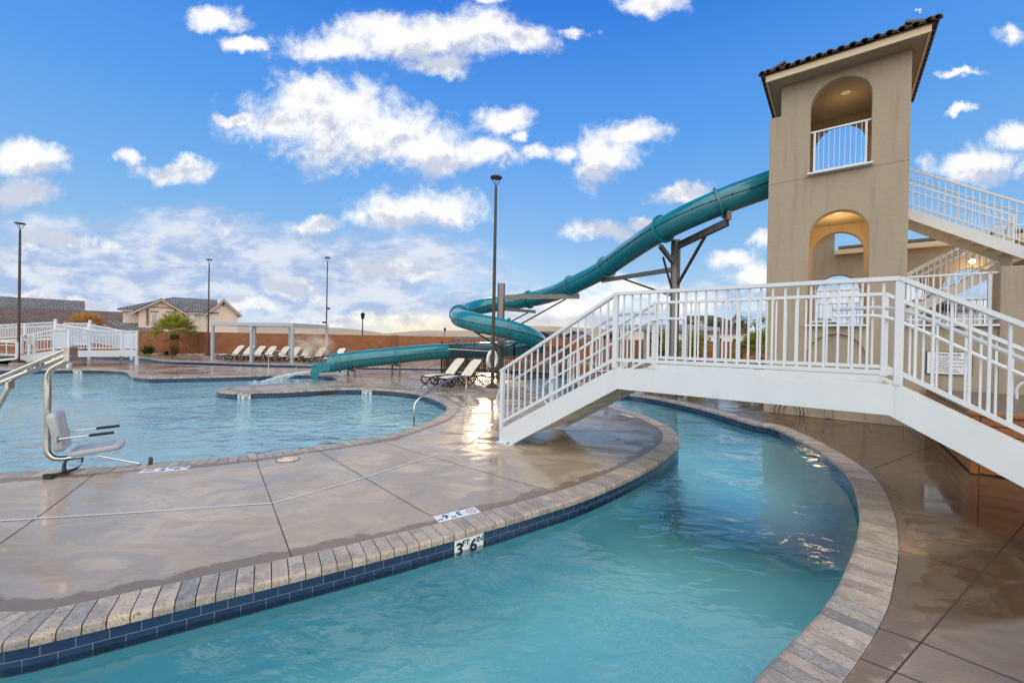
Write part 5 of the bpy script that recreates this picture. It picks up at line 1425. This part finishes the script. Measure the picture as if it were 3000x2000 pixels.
gable(w_, r_, f_, H3(-100, 600).x, xc - 3, Yh - 2.2, Yh + 3.4, H3(300, 755, Yh - 2.2).z, 'x', 1.15, .4)
w_.build('garage_wall', housewall, hs, world=True); r_.build('garage_roof', roofgrey, hs, world=True).data; f_.build('garage_fascia', housetrim, hs, world=True)
yF = Yh - 1.3
def wn(x0, x1, y0, y1, Y, g): a, b = H3(x0, y0, Y), H3(x1, y1, Y); return ((a.x + b.x) / 2, Y, (a.z + b.z) / 2, b.x - a.x, a.z - b.z, g)
windows(hs, [wn(265, 338, 420, 488, Yh, glassdark), wn(666, 780, 445, 640, yF, glassdark), wn(930, 1045, 452, 650, yF, glassdark), wn(1318, 1410, 462, 660, Yh, glassskytint), wn(1518, 1600, 478, 665, Yh, glassskytint), wn(1705, 1780, 492, 690, Yh - .4, glassskytint)])
m = MB()
def slab_px(x0, x1, y0, y1, Y, th): a, b = H3(x0, y0, Y), H3(x1, y1, Y); m.box(((a.x + b.x) / 2, Y - th / 2, (a.z + b.z) / 2), (b.x - a.x, th, a.z - b.z))
slab_px(585, 1098, 338, 372, yF, .10); slab_px(585, 620, 372, 660, yF, .10); slab_px(1062, 1092, 372, 660, yF, .10); slab_px(655, 792, 418, 443, yF, .09); slab_px(922, 1058, 424, 450, yF, .09)
m.build('brick_trim', beamtrim, hs, world=True)
m = MB(); slab_px(1890, 1922, 262, 335, Yh - .4, .06); m.build('gable_vent', beamtrim, hs, world=True)
m = MB(); p = H3(1222, 440); m.tube([p + Vector((.3, -.55, .55)), p + Vector((0, -.12, .15)), p + Vector((0, -.08, -3))], .05, 6); p = H3(2150, 440, Yh - .4); m.tube([p + Vector((.4, -.3, .25)), p + Vector((.1, -.08, -.15)), p + Vector((.1, -.08, -3))], .05, 6); m.build('downspout', white, hs, world=True)
z6h = Zm(0, 640, .29762)
FB_ = Front(210); HFRAME = FB_.W
def H6(x, y, Y): return FB_.P(*z6h(x, y), Y)
# long brown roof and grey roof on the left
hb = thing('brown_roof_house', 'single storey house under a long brown tile roof behind the ramp bridge', 'house', FB_.W(Vector((H6(600, 1000, 96).x, 96, 0))), -FB_.b)
w_, r_, f_ = MB(), MB(), MB(); Yb = 96.0
zr_, ze_ = H6(800, 905, Yb + 5).z, H6(800, 1052, Yb).z
gable(w_, r_, f_, H6(-900, 950, Yb).x, H6(1330, 1000, Yb + 3).x, Yb, Yb + 10, ze_, 'x', zr_ - ze_, .5)
gable(w_, r_, f_, H6(-420, 1000, Yb).x, H6(20, 1000, Yb).x, Yb - 3.5, Yb + 3, H6(40, 1040, Yb - 3.5).z, 'y', 1.4, .4)
w_.build('wall', greywall, hb, world=True); r_.build('roof', roofbrown, hb, world=True); f_.build('fascia', white, hb, world=True)
hg = thing('grey_roof_house', 'large house with a tall grey tile roof, farthest left', 'house', FB_.W(Vector((H6(300, 900, 120).x, 120, 0))), -FB_.b)
w_, r_, f_ = MB(), MB(), MB(); Yg = 120.0
zr_, ze_ = H6(400, 790, Yg + 6).z, H6(400, 905, Yg).z
gable(w_, r_, f_, H6(-1500, 900, Yg).x, H6(800, 900, Yg + 6).x, Yg, Yg + 12, ze_, 'x', zr_ - ze_, .5)
w_.build('wall', greywall, hg, world=True); r_.build('roof', roofgrey, hg, world=True); f_.build('fascia', white, hg, world=True)
hg['label'] = 'large house with a tall grey tile roof behind the long brown roof'
# white house seen through the pickets
z5h = Zm(1900, 880, .15306)
FW_ = Front(2090); HFRAME = FW_.W
def H5(x, y, Y): return FW_.P(*z5h(x, y), Y)
Yr = 68.0
hw = thing('white_house', 'two storey white stucco house with brown tile roof behind the far pergola', 'house', FW_.W(Vector((H5(1250, 600, Yr).x, Yr + 4, 0))), -FW_.b)
w_, r_, f_ = MB(), MB(), MB()
gable(w_, r_, f_, H5(720, 500, Yr).x, H5(1900, 500, Yr).x, Yr, Yr + 9, H5(1200, 470, Yr).z, 'x', H5(1200, 295, Yr + 4.5).z - H5(1200, 470, Yr).z, .5, hip1=True, hip0=False)
gable(w_, r_, f_, H5(720, 500, Yr).x, H5(1130, 500, Yr).x, Yr - 1.2, Yr + 4.5, H5(760, 420, Yr - 1.2).z, 'y', H5(900, 300, Yr - 1.2).z - H5(760, 420, Yr - 1.2).z, .5)
gable(w_, r_, f_, H5(1575, 500, Yr).x, H5(1760, 500, Yr).x, Yr - 1.0, Yr + 4.5, H5(1580, 385, Yr - 1).z, 'y', .9, .4)
gable(w_, r_, f_, H5(600, 600, Yr).x, H5(1800, 600, Yr).x, Yr - 2.4, Yr + 1, H5(1500, 590, Yr - 2.4).z, 'x', .8, .4)
w_.build('wall', whitewall, hw, world=True); r_.build('roof', roofbrown, hw, world=True); f_.build('fascia', beamtrim, hw, world=True)
def w5(x0, x1, y0, y1, Y, g): a, b = H5(x0, y0, Y), H5(x1, y1, Y); return ((a.x + b.x) / 2, Y, (a.z + b.z) / 2, b.x - a.x, a.z - b.z, g)
windows(hw, [w5(1600, 1705, 455, 505, Yr - 1, glassdark), w5(800, 1060, 385, 460, Yr - 1.2, glassdark), w5(1140, 1200, 700, 770, Yr - 2.4, glassdark), w5(1340, 1440, 710, 800, Yr - 2.4, glassdark), w5(1600, 1690, 720, 800, Yr - 2.4, glassdark)])
HFRAME = None
# low dark roofs further off
def far_house(label, x0, x1, yt, ye, Y, wm, rm):
    t = thing('distant_house', label, 'house', (D((x0 + x1) / 2, ye, Y).x, Y + 4, 0), 0, 'distant low roofed houses')
    w_, r_, f_ = MB(), MB(), MB(); a, b = D(x0, ye, Y), D(x1, ye, Y); zt = D(x0, yt, Y + 4).z
    gable(w_, r_, f_, a.x + .5, b.x - .5, Y, Y + 8, a.z, 'x', zt - a.z, .5, hip0=True, hip1=True)
    w_.build('wall', wm, t, world=True); r_.build('roof', rm, t, world=True)
    L = []; n = 3
    for k in range(n): L.append((a.x + (b.x - a.x) * (k + .7) / (n + .4), Y, a.z - 1.2, 1.1, 1.2, glassdark))
    windows(t, L)
far_house('distant low dark roofed house right behind the slide coil', 1588, 1650, 971, 990, 85, housewall, roofbrown)
far_house('distant dark roofed house above the stair railing', 1655, 1742, 969, 990, 95, greywall, roofgrey)
far_house('distant dark roofed house beside the pink shed wall', 1786, 1850, 973, 992, 90, whitewall, roofbrown)
far_house('distant dark roofed house behind the steel column', 1905, 1985, 972, 992, 75, greywall, roofgrey)
far_house('distant dark roofed house glimpsed through the tower opening', 2395, 2475, 932, 958, 60, greywall, roofgrey)
far_house('distant dark roofed house glimpsed beside the stair court', 2790, 2890, 880, 905, 48, greywall, roofgrey)
ps = thing('pool_shed', 'small flat pale pink shed behind the wall seen past the bridge stairs', 'shed', (D(1870, 990, 38).x, 40, 0))
a, b = D(1842, 966, 38), D(1898, 966, 38)
MB().box(((a.x + b.x) / 2, 39.5, a.z / 2), (b.x - a.x, 3, a.z)).build('wall', housewall, ps, world=True); MB().box(((a.x + b.x) / 2, 39.5, a.z + .06), (b.x - a.x + .2, 3.2, .12)).build('roof_slab', trim_cream, ps, world=True)

# ------------------------------------------------------------ white ramp bridge on the left
zl = Zm(0, 880, .19133)
rb_ = thing('ramp_bridge', 'white railed ramp bridge over the lazy river with signs on its rail', 'bridge', G(*zl(1048, 1018)))
def Lp(x, y, Y): return D(*zl(x, y), Y)
DONE = []
def rail_sec(tops, bots, dens=.12, post_every=1, mid=True, pw=.09):
    """tops/bots: lists of (x, y, depth) picked along the rail; bots = foot of the pickets"""
    r = MB(); p = MB()
    T_ = [Lp(*q) for q in tops]; B_ = [Lp(*q) for q in bots]
    for a, b, c, d in zip(T_, T_[1:], B_, B_[1:]):
        c, d = Vector((a.x, a.y, c.z)), Vector((b.x, b.y, d.z))
        r.bar(a, b, .09, .06); r.bar(c + Vector((0, 0, .10)), d + Vector((0, 0, .10)), .06, .05)
        if mid: r.bar(a.lerp(c, .22), b.lerp(d, .22), .035, .035)
        n = max(2, int((b - a).length / dens))
        for k in range(1, n): u, v = a.lerp(b, k / n), c.lerp(d, k / n); r.bar(v + Vector((0, 0, .1)), u, .028, .028, (1, 0, 0))
        for u, v in ((a, c), (b, d)):
            if any((u - w).length < .25 for w in DONE): continue
            DONE.append(u); p.bar(v - Vector((0, 0, .05)), u + Vector((0, 0, .02)), pw, pw, (1, 0, 0))
    o = r.build('railing', white, rb_, world=True); build_split(p, 'post', white, o, world=True)
P1, P2, P4, P3 = G(*zl(820, 1005)), G(*zl(1048, 1018)), G(*zl(2093, 985)), G(*zl(1855, 960))
# decks
def deck_poly(pts, th, name):
    m = MB().prism([p - Vector((0, 0, th)) for p in pts], (0, 0, th)); m.build(name, white, rb_, world=True)
d2_ = Lp(1060, 765, P2.y); d4_ = Lp(2095, 760, P4.y); d3_ = Lp(1870, 745, 24.0); d1_ = Lp(830, 765, 21.4)
for a, b in ((d1_, d2_), (d2_, d4_), (d4_, d3_)):
    m = MB().bar(a - Vector((0, 0, .16)), b - Vector((0, 0, .16)), .06, .32); m.build('fascia_beam', white, rb_, world=True)
deck_poly([d1_ + Vector((0, 0, -.05)), d2_ + Vector((0, 0, -.05)), d4_ + Vector((0, 0, -.05)), d3_ + Vector((0, 0, -.05)), Vector((d1_.x + 1.2, d1_.y + 2.6, d1_.z - .05))], .1, 'deck')
# front ramp
e0 = Lp(318, 850, 20.9); e1 = d1_
m = MB().bar(e0 - Vector((0, 0, .17)), e1 - Vector((0, 0, .17)), .06, .34); m.build('fascia_beam', white, rb_, world=True)
bk = Vector((-.2, 1.7, 0)); deck_poly([e0 - Vector((0, 0, .05)), e1 - Vector((0, 0, .05)), e1 + bk - Vector((0, 0, .05)), e0 + bk - Vector((0, 0, .05))], .1, 'ramp_deck')
e9 = e0 + Vector((-4.5, .9, -.45)); 
deck_poly([e9 - Vector((0, 0, .05)), e0 - Vector((0, 0, .05)), e0 + bk - Vector((0, 0, .05)), e9 + bk - Vector((0, 0, .05))], .1, 'ramp_deck')
rail_sec([(335, 545, 20.9), (530, 505, 21.1), (830, 450, 21.4), (1062, 450, P2.y)], [(335, 800, 20.9), (530, 795, 21.1), (830, 760, 21.4), (1062, 765, P2.y)])
rail_sec([(1062, 450, P2.y), (1375, 458, 21.2), (1870, 466, 22.1), (2095, 468, P4.y)], [(1062, 765, P2.y), (1375, 758, 21.2), (1870, 757, 22.1), (2095, 757, P4.y)])
rail_sec([(2095, 468, P4.y), (1890, 466, 24.0)], [(2095, 757, P4.y), (1890, 740, 24.0)])
rail_sec([(1890, 466, 24.0), (1385, 372, 25.2)], [(1890, 745, 24.0), (1385, 655, 25.2)], .1)
rail_sec([(865, 362, 24.0), (1380, 440, 23.2)], [(865, 660, 24.0), (1380, 700, 23.2)], .1)
rail_sec([(-60, 378, 26.5), (385, 358, 26.2), (845, 332, 26.0)], [(-60, 600, 26.5), (385, 580, 26.2), (845, 570, 26.0)], .12)
rail_sec([(985, 352, 27.5), (1360, 352, 27.3)], [(985, 600, 27.5), (1360, 640, 27.3)], .1)
rail_sec([(-60, 630, 20.2), (260, 640, 20.4)], [(-60, 850, 20.2), (260, 862, 20.4)], .9, mid=True, pw=.07)
dk = [Lp(-60, 600, 26.5), Lp(845, 570, 26.0), Lp(845, 560, 26.0) + Vector((1.2, 1.6, 0)), Lp(-60, 600, 26.5) + Vector((.2, 1.6, 0))]
deck_poly(dk, .12, 'upper_deck')
dk = [Lp(845, 660, 24.4), Lp(1385, 655, 25.2), Lp(1360, 640, 27.3), Lp(985, 600, 27.5)]; deck_poly(dk, .12, 'upper_deck')
def post_(q, z, w=.11): MB().box((q.x, q.y, z / 2), (w, w, z)).build('support_post', white, rb_, world=True)
for q, z in ((P1, d1_.z - .3), (P2, d2_.z - .3), (P4, d4_.z - .3), (P3, d3_.z - .2), (G(*zl(1365, 905)), 1.0), (Vector((-30, 26.1, 0)), 1.3), (Vector((-27.2, 26.0, 0)), 1.3), (Vector((-24.0, 26.5, 0)), 1.3)): post_(q, z)
for x0, y0, Y in ((850, 285, 24.2), (1380, 300, 24.6)):
    q = Lp(x0, y0, Y); MB().box((q.x, Y, q.z - 1.05), (.10, .10, 2.1)).build('tall_post', white, rb_, world=True)
for lab, x0, x1, y0, y1, Y in (('dark small notice on the ramp bridge rail by the light pole', 372, 412, 530, 582, 20.8), ('pale rules board on the ramp bridge rail', 418, 518, 528, 680, 20.8)):
    a, b = Lp(x0, y0, Y), Lp(x1, y1, Y); t = thing('notice_board', lab, 'sign', ((a.x + b.x) / 2, Y, (a.z + b.z) / 2))
    MB().box(((a.x + b.x) / 2, Y, (a.z + b.z) / 2), (b.x - a.x, .02, a.z - b.z)).build('panel', signface if x0 > 400 else blueink, t, world=True)
    m = MB()
    for k in range(9 if x0 > 400 else 3):
        n = 9 if x0 > 400 else 3; m.box(((a.x + b.x) / 2, Y - .013, a.z - (a.z - b.z) * (k + .8) / (n + .6)), ((b.x - a.x) * (.5 if k == 0 else .8), .004, (a.z - b.z) / n * .35))
    m.build('lettering', signink if x0 > 400 else signface, t, world=True)

# ------------------------------------------------------------ hills
def hill(name, pts, Y, depth):
    m = MB(); L = catmull([D(x, y, Y) for x, y in pts], 40); n = len(L); vs = []; fs = []
    R_ = 6
    for i, p in enumerate(L):
        for k in range(R_ + 1):
            f = k / R_; z = -12 + (p.z + 12) * (1 - (1 - f) ** 2) * (1 + .10 * mnoise.noise(Vector((p.x * .01, f * 4, Y))) * (f < 1))
            vs.append((p.x + 60 * mnoise.noise(Vector((p.x * .006, f * 3, 1))) * (1 - f), Y - depth * (1 - f), z))
    for i in range(n - 1):
        for k in range(R_): fs.append((i * (R_ + 1) + k, (i + 1) * (R_ + 1) + k, (i + 1) * (R_ + 1) + k + 1, i * (R_ + 1) + k + 1))
    m.add(vs, fs, smooth=True); tag(m.build(name, hillm), kind='structure')
hill('hills', [(-400, 975), (200, 970), (500, 962), (750, 955), (900, 955), (975, 960), (1040, 964), (1100, 972), (1140, 979), (1220, 990)], 2600, 700)
hill('hills', [(1080, 990), (1160, 978), (1225, 970.5), (1300, 968), (1400, 969), (1480, 962), (1540, 957), (1575, 955), (1640, 958), (1760, 966), (1900, 972), (2200, 978), (2700, 985), (3300, 990), (4200, 996)], 2300, 700)
# ------------------------------------------------------------ pool lift at the near pool edge
lo = Vector((-5.58, 5.30, 0)); f_ = Vector((.80, .60, 0)); l_ = Vector((-.60, .80, 0)); up = Vector((0, 0, 1))
lf = thing('pool_lift', 'grey plastic pool lift chair on a stainless arm with dangling black strap', 'pool lift', lo)
def LP(a, b, z): return lo + f_ * a + l_ * b + up * z
def rslab(c0, ea, eb, ec, A, B, C, rr=.05):
    """rounded slab spanned by A along ea, B along eb, thickness C along ec, from corner c0"""
    pts = []
    for (cx, cy_, a0) in ((A - rr, B - rr, 0), (rr, B - rr, 90), (rr, rr, 180), (A - rr, rr, 270)):
        for k in range(5): a = math.radians(a0 + 22.5 * k); pts.append((cx + rr * math.cos(a), cy_ + rr * math.sin(a)))
    m = MB(); rings = []
    for ins, h in ((.014, 0), (0, .014), (0, C - .016), (.006, C - .005), (.016, C)):
        rings.append([c0 + ea * (A / 2 + (x - A / 2) * (1 - 2 * ins / A)) + eb * (B / 2 + (y - B / 2) * (1 - 2 * ins / B)) + ec * h for x, y in pts])
    N = len(pts); vs = [p for r in rings for p in r]; fs = []
    for i in range(len(rings) - 1):
        for k in range(N): fs.append((i * N + k, i * N + (k + 1) % N, (i + 1) * N + (k + 1) % N, (i + 1) * N + k))
    m.add(vs, fs, smooth=True); m.add(rings[0], [tuple(range(N - 1, -1, -1))]); m.add(rings[-1], [tuple(range(N))])
    return m
st_t = (f_ * .995 + up * .09).normalized(); su = (up * .995 - f_ * .09).normalized()
m = rslab(LP(0, 0, .135), st_t, l_, su, .50, .44, .075, .07)
se = m.build('seat', fiber, lf, world=True)
m = MB()
c = LP(0, 0, .135) + su * .0755
for q in (.09, .22, .35): m.bar(c + st_t * .05 + l_ * q, c + st_t * .40 + l_ * q, .006, .004, su)
for q in (.05, .40): m.bar(c + st_t * q + l_ * .05, c + st_t * q + l_ * .39, .006, .004, su)
m.build('moulded_line', grooves := basic('lift_groove', (.20, .21, .23), .6), se, world=True)
bt_ = (up * .985 - f_ * .17).normalized(); bn_ = (f_ * .985 + up * .17).normalized()
m = rslab(LP(-.12, 0, .215), l_, bt_, bn_, .44, .50, .085, .06)
bkk = m.build('backrest', fiber, lf, world=True)
m = MB(); c = LP(-.12, 0, .215) + bn_ * .0855
for q in (.08, .20, .36): m.bar(c + l_ * q + bt_ * .07, c + l_ * q + bt_ * .42, .006, .004, bn_)
for q in (.07, .42): m.bar(c + l_ * .08 + bt_ * q, c + l_ * .36 + bt_ * q, .006, .004, bn_)
m.build('moulded_line', grooves, bkk, world=True)
for q in (-.03, .47):
    a = LP(-.10, q, .40); b = LP(.42, q, .425); mm = a.lerp(b, .55)
    ar = MB().tube([a, mm], .011, 10).build('armrest', steel, lf, world=True); MB().tube([mm, b], .019, 12).build('grip', blackplastic, ar, world=True)
    MB().box(a, (.035, .035, .07)).build('hinge', steel, ar, world=True)
mast = [LP(.10, .22, .10), LP(-.05, .21, .10), LP(-.16, .20, .12), LP(-.215, .20, .19), LP(-.225, .20, .32), LP(-.225, .20, .9)]
mx = LP(-.225, .20, 0)
topb = D(160, 1098, mx.y); 
mast += [Vector((mx.x, mx.y, 1.13)), Vector((mx.x + .012, mx.y, 1.20)), Vector((mx.x + .05, mx.y, 1.265))]
brk = D(205, 1052, mx.y - .02); mast += [mast[-1].lerp(brk, .55), brk]
MB().tube(catmull(mast, .04), .0345, 16).build('mast', steel, lf, world=True)
b0_ = D(207, 1058, mx.y - .02); b1_ = D(207, 1016, mx.y - .02)
m = MB(); m.bar(b0_, b1_, .075, .11, (0, 1, 0)); m.bar(b0_ + Vector((.02, -.06, .09)), b0_ + Vector((.055, -.06, .07)), .03, .03); m.build('pivot_bracket', steel, lf, world=True, bevel=.004)
def armL(p, q, r, nm):
    A = D(*p, mx.y - .02); B = D(*q, mx.y + .05); d = (B - A).normalized(); o = MB().tube([A, A.lerp(B, .5), B, B + d * 1.15], r, 14).build(nm, steel, lf, world=True); return A, B, d, o
A1_, B1_, d1a, oa = armL((203, 1040), (-6, 1126), .036, 'lift_arm'); armL((200, 1022), (-6, 1108), .024, 'tie_arm')
fy_ = math.atan2(-(B1_ - A1_).z, (A1_ - B1_).x)
xax = (A1_ - B1_).normalized(); nrm_ = Vector((0.12, -.90, .25)); nrm_ = (nrm_ - xax * nrm_.dot(xax)).normalized(); yax = nrm_.cross(xax)
cc = A1_.lerp(B1_, .42) + nrm_ * .0375
TMx = Matrix(((xax.x, yax.x, nrm_.x, cc.x), (xax.y, yax.y, nrm_.y, cc.y), (xax.z, yax.z, nrm_.z, cc.z), (0, 0, 0, 1)))
MB().text('SPECTRUM', .052, TMx, .002, .0012).build('lettering', blueink, oa, world=True)
sA = D(29, 1132, mx.y + .02); m = MB().bar(sA + up * .06, sA - up * .03, .04, .07, (0, 1, 0)); m.build('actuator_lug', steel, lf, world=True)
sB = D(0, 1185, mx.y + .02); d = (sB - sA); MB().tube([sA, sB, sA + d * 4.2], .026, 12).build('actuator_tube', steel, lf, world=True)
base = B1_ + d1a * 1.15; gx = Vector((base.x, base.y, 0))
MB().lathe([(.14, 0), (.14, .7), (.10, .76)], gx, 20).build('pedestal', fiber, lf, world=True)
# rod from the seat to the deck
MB().tube([LP(.26, .02, .13), G(411, 1362) + up * .02], .013, 10).build('brace_rod', steel, lf, world=True)
def ribbon(pts, w, side):
    P_ = catmull(pts, .03); m = MB(); vs = []; fs = []
    for p in P_: vs += [p - side * w / 2, p + side * w / 2, p + side * w / 2 + Vector((.0015, -.0015, .002)), p - side * w / 2 + Vector((.0015, -.0015, .002))]
    n = len(P_)
    for i in range(n - 1):
        for k in range(4): fs.append((i * 4 + k, i * 4 + (k + 1) % 4, i * 4 + 4 + (k + 1) % 4, i * 4 + 4 + k))
    return m.add(vs, fs, smooth=True)
zq = Zm(0, 1050, .2551)
def LQ(x, y, Y): return D(*zq(x, y), Y)
sdr = Vector((.55, .6, .45)).normalized()
g0 = G(*zq(610, 1360)); 
ribbon([LQ(775, 1150, 5.28), LQ(745, 1195, 5.22), LQ(735, 1240, 5.17), LQ(738, 1290, 5.12) , g0 + Vector((.12, .06, .025)), g0 + Vector((.03, .0, .012)), g0 + Vector((-.06, -.02, .012))], .045, sdr).build('strap', blackplastic, lf, world=True)
ribbon([LQ(945, 1140, 5.36), LQ(940, 1200, 5.30), LQ(900, 1250, 5.24), LQ(800, 1290, 5.16), g0 + Vector((.06, .03, .03)), g0 + Vector((-.05, -.02, .02))], .045, Vector((.2, .5, .8)).normalized()).build('strap', blackplastic, lf, world=True)
m = MB(); bc = G(*zq(560, 1385)); m.box(bc + up * .035, (.10, .04, .055), rz=.1); m.build('buckle', blackplastic, lf, world=True, bevel=.004)
ac = thing('anchor_post', 'short dark capped post standing at the pool edge by the lift', 'post', G(441, 1360))
MB().lathe([(.022, 0), (.024, .01), (.024, .085), (.012, .10)], n=12).build('post_cap', brown, ac)
# ------------------------------------------------------------ round deck covers
lid = thing('drain_cover', 'round cream deck cover with two finger holes by the pool edge', 'cover', G(843, 1345.5))
MB().lathe([(.001, .009), (.125, .009), (.130, .007)], n=32).build('lid', trim_cream, lid); MB().lathe([(.131, .005), (.155, .006), (.16, .003)], n=32).build('ring', concrete, lid)
m = MB()
for s in (-.09, .09): m.lathe([(.001, .0105), (.014, .0105)], (s, 0, 0), 12)
m.build('finger_hole', jointm, lid)
# ------------------------------------------------------------ depth markers
def marker_face(label, x, y, L, side, big='3', small='6', z=-.135, w=.46, h=.15, ft='FT', inn='IN'):
    """marker tiles on the pool wall facing the water, centred where the photograph shows them"""
    g = G(x, y, z); i = min(range(len(L)), key=lambda k: (L[k] - Vector((g.x, g.y, 0))).length); n = len(L)
    t = (L[(i + 3) % n] - L[i - 3]).normalized(); nn = Vector((-t.y, t.x, 0)) * -side        # towards the water
    if nn.dot(Vector((0, -1, 0))) < 0 and abs(nn.y) > .3: pass
    c = L[i] + nn * .012; xax = up.cross(nn); M = Matrix(((xax.x, 0, nn.x, c.x), (xax.y, 0, nn.y, c.y), (0, 1, 0, z), (0, 0, 0, 1)))
    t_ = thing('depth_marker', label, 'depth marker', (c.x, c.y, z), 0, 'depth marker tiles')
    def T(a, b, d): return M @ Matrix.Translation((a, b, d))
    m = MB()
    for s in (-1, 1):
        q = [(s * w / 4 - w / 4 + .002, -h / 2), (s * w / 4 + w / 4 - .002, -h / 2), (s * w / 4 + w / 4 - .002, h / 2), (s * w / 4 - w / 4 + .002, h / 2)]
        m.prism([M @ Vector((a, b, -.008)) for a, b in q], nn * .010)
    m.build('tile', markw, t_, world=True)
    m = MB(); m.text(big, h * 1.02, T(-w * .33, -.012, .004), .003, .004); m.text(small, h * 1.02, T(w * .14, -.012, .004), .003, .004); m.text(ft, h * .48, T(-w * .12, h * .22, .004), .003, .001); m.text(inn, h * .48, T(w * .36, h * .22, .004), .003, .001)
    m.build('lettering', markb, t_, world=True)
marker_face('black lettered 3 FT 6 IN tile on the near river wall', 1368, 1593, Linner, 1, z=-.135, w=.30, h=.15)
marker_face('3 FT 0 IN tile on the pool peninsula tip', 720, 1156, Lpool, -1, '3', '0', w=.34, h=.15)
marker_face('3 FT 0 IN tile on the curved pool wall nearest the loungers', 1083, 1148, Lpool, -1, '3', '0', w=.34, h=.15)
marker_face('2 FT 0 IN tile on the far cove wall by the slide stream', 801, 1102, Lpool, -1, '2', '0', w=.34, h=.15)
marker_face('2 FT 0 IN tile on the far pool wall past the bend', 427, 1107, Lpool, -1, '2', '0', w=.34, h=.15)
marker_face('1 FT 0 IN tile on the shallow far pool wall by the ramp bridge', 275, 1085, Lpool, -1, '1', '0', w=.34, h=.15)
def marker_top(label, pa, pb, w, h, big, small, sym=True, flip=False):
    """flat deck tiles laid between two points of the photograph; text reads from the water side"""
    A, B = G(*pa), G(*pb); c = A.lerp(B, .5); xa = (B - A).normalized(); ya = Vector((-xa.y, xa.x, 0))
    M = Matrix(((xa.x, ya.x, 0, c.x), (xa.y, ya.y, 0, c.y), (0, 0, 1, .004), (0, 0, 0, 1)))
    t_ = thing('depth_marker', label, 'depth marker', (c.x, c.y, 0), 0, 'depth marker tiles')
    m = MB(); k = 3
    for i in range(k):
        a0 = -w / 2 + w * i / k + .002; a1 = -w / 2 + w * (i + 1) / k - .002; m.prism([M @ Vector(p) for p in ((a0, -h / 2, -.002), (a1, -h / 2, -.002), (a1, h / 2, -.002), (a0, h / 2, -.002))], (0, 0, .004))
    m.build('tile', markw, t_, world=True)
    def T(a, b): return M @ Matrix.Translation((a, b, .0035))
    m = MB(); m.text(big, h * .85, T(-.02, -.01), .002, .003); m.text('FT', h * .36, T(.055, .03), .002, .001); m.text(small, h * .85, T(w * .27, -.01), .002, .003); m.text('IN', h * .36, T(w * .42, .03), .002, .001)
    m.build('lettering', markblue, t_, world=True)
    m = MB(); cc = (-w / 3, 0); n = 28
    for k in range(n):
        a, b = 2 * PI * k / n, 2 * PI * (k + 1) / n; r0, r1 = h * .30, h * .36
        m.add([M @ Vector((cc[0] + r * math.cos(q), cc[1] + r * math.sin(q), .0042)) for r, q in ((r0, a), (r1, a), (r1, b), (r0, b))], [(0, 1, 2, 3)])
    for s in (1, -1): m.bar(M @ Vector((cc[0] - h * .22, cc[1] - s * h * .22, .004)), M @ Vector((cc[0] + h * .22, cc[1] + s * h * .22, .004)), .006, .001)
    m.build('no_diving_symbol', markred, t_, world=True)
marker_top('white 3 FT 6 IN deck tile with no diving sign on the island edge', (1405, 1491.5), (1270, 1524), .46, .145, '3', '6')
marker_top('worn 2 FT 0 IN deck tile with no diving sign by the pool lift', (412, 1380.5), (552, 1370.5), .50, .15, '2', '0')
marker_top('small white deck tile under the footbridge at the island edge', (1858, 1223), (1818, 1210), .46, .145, '3', '6')
marker_top('white deck tile by the foot of the nearer grab rail', (1334, 1219), (1366, 1205), .42, .15, '3', '0')

# ------------------------------------------------------------ skimmer mouth and floor fittings
def on_wall(x, y, L, z):
    g = G(x, y, z); i = min(range(len(L)), key=lambda k: (L[k] - Vector((g.x, g.y, 0))).length); t = (L[(i + 3) % len(L)] - L[i - 3]).normalized()
    return L[i], t
p_, t_ = on_wall(952.5, 1146.5, Lpool, -.1)
sk = thing('skimmer_mouth', 'dark rectangular skimmer opening in the far tiled pool wall', 'skimmer', (p_.x, p_.y, -.12))
MB().box(Vector((p_.x, p_.y, -.115)), (.62, .03, .10), rz=math.atan2(t_.y, t_.x)).build('opening', black, sk, world=True)
for (x, y, lab) in ((1352, 1750, 'small dark floor fitting on the river bottom under the 3 FT 6 IN tile'), (1880, 1640, 'small dark floor fitting on the river bottom below the footbridge'), (620, 1900, 'small dark floor fitting on the river bottom at the nearest bend')):
    g = G(x, y, -1.055); fi = thing('floor_fitting', lab, 'drain', g, 0, 'river floor fittings')
    MB().lathe([(.001, .02), (.05, .018), (.075, .004)], n=16).build('fitting_cap', blackplastic, fi)
# ------------------------------------------------------------ steam drifting by the wall
sm, nt, out = new_mat('steam')
P_ = nt.n('ShaderNodeTexCoord').outputs['Object']
l = nt.n('ShaderNodeVectorMath', dict(operation='LENGTH'), i0=P_).outputs[1]
d = nt.math('MULTIPLY', nt.ss(l, 1.0, .25), nt.ss(nt.noise(nt.map(P_, scale=(2.2, 1.2, 1.2)), 1.6, 4, .6, .6), .42, .68))
vol = nt.n('ShaderNodeVolumePrincipled', None, Color=(1.0, .93, .80), Density=nt.math('MULTIPLY', d, STEAM), Anisotropy=.7)
nt.t.links.new(vol.outputs[0], out.inputs[1])
cs_ = D(915, 1012, 27.5)
m = MB().lathe([(.001, -1)] + [(math.cos(a), math.sin(a)) for a in [-PI / 2 + PI * k / 12 for k in range(1, 12)]] + [(.001, 1)], n=24)
o = m.build('steam', sm); o.location = cs_; o.scale = (1.75, 1.1, 1.05); tag(o, kind='stuff')
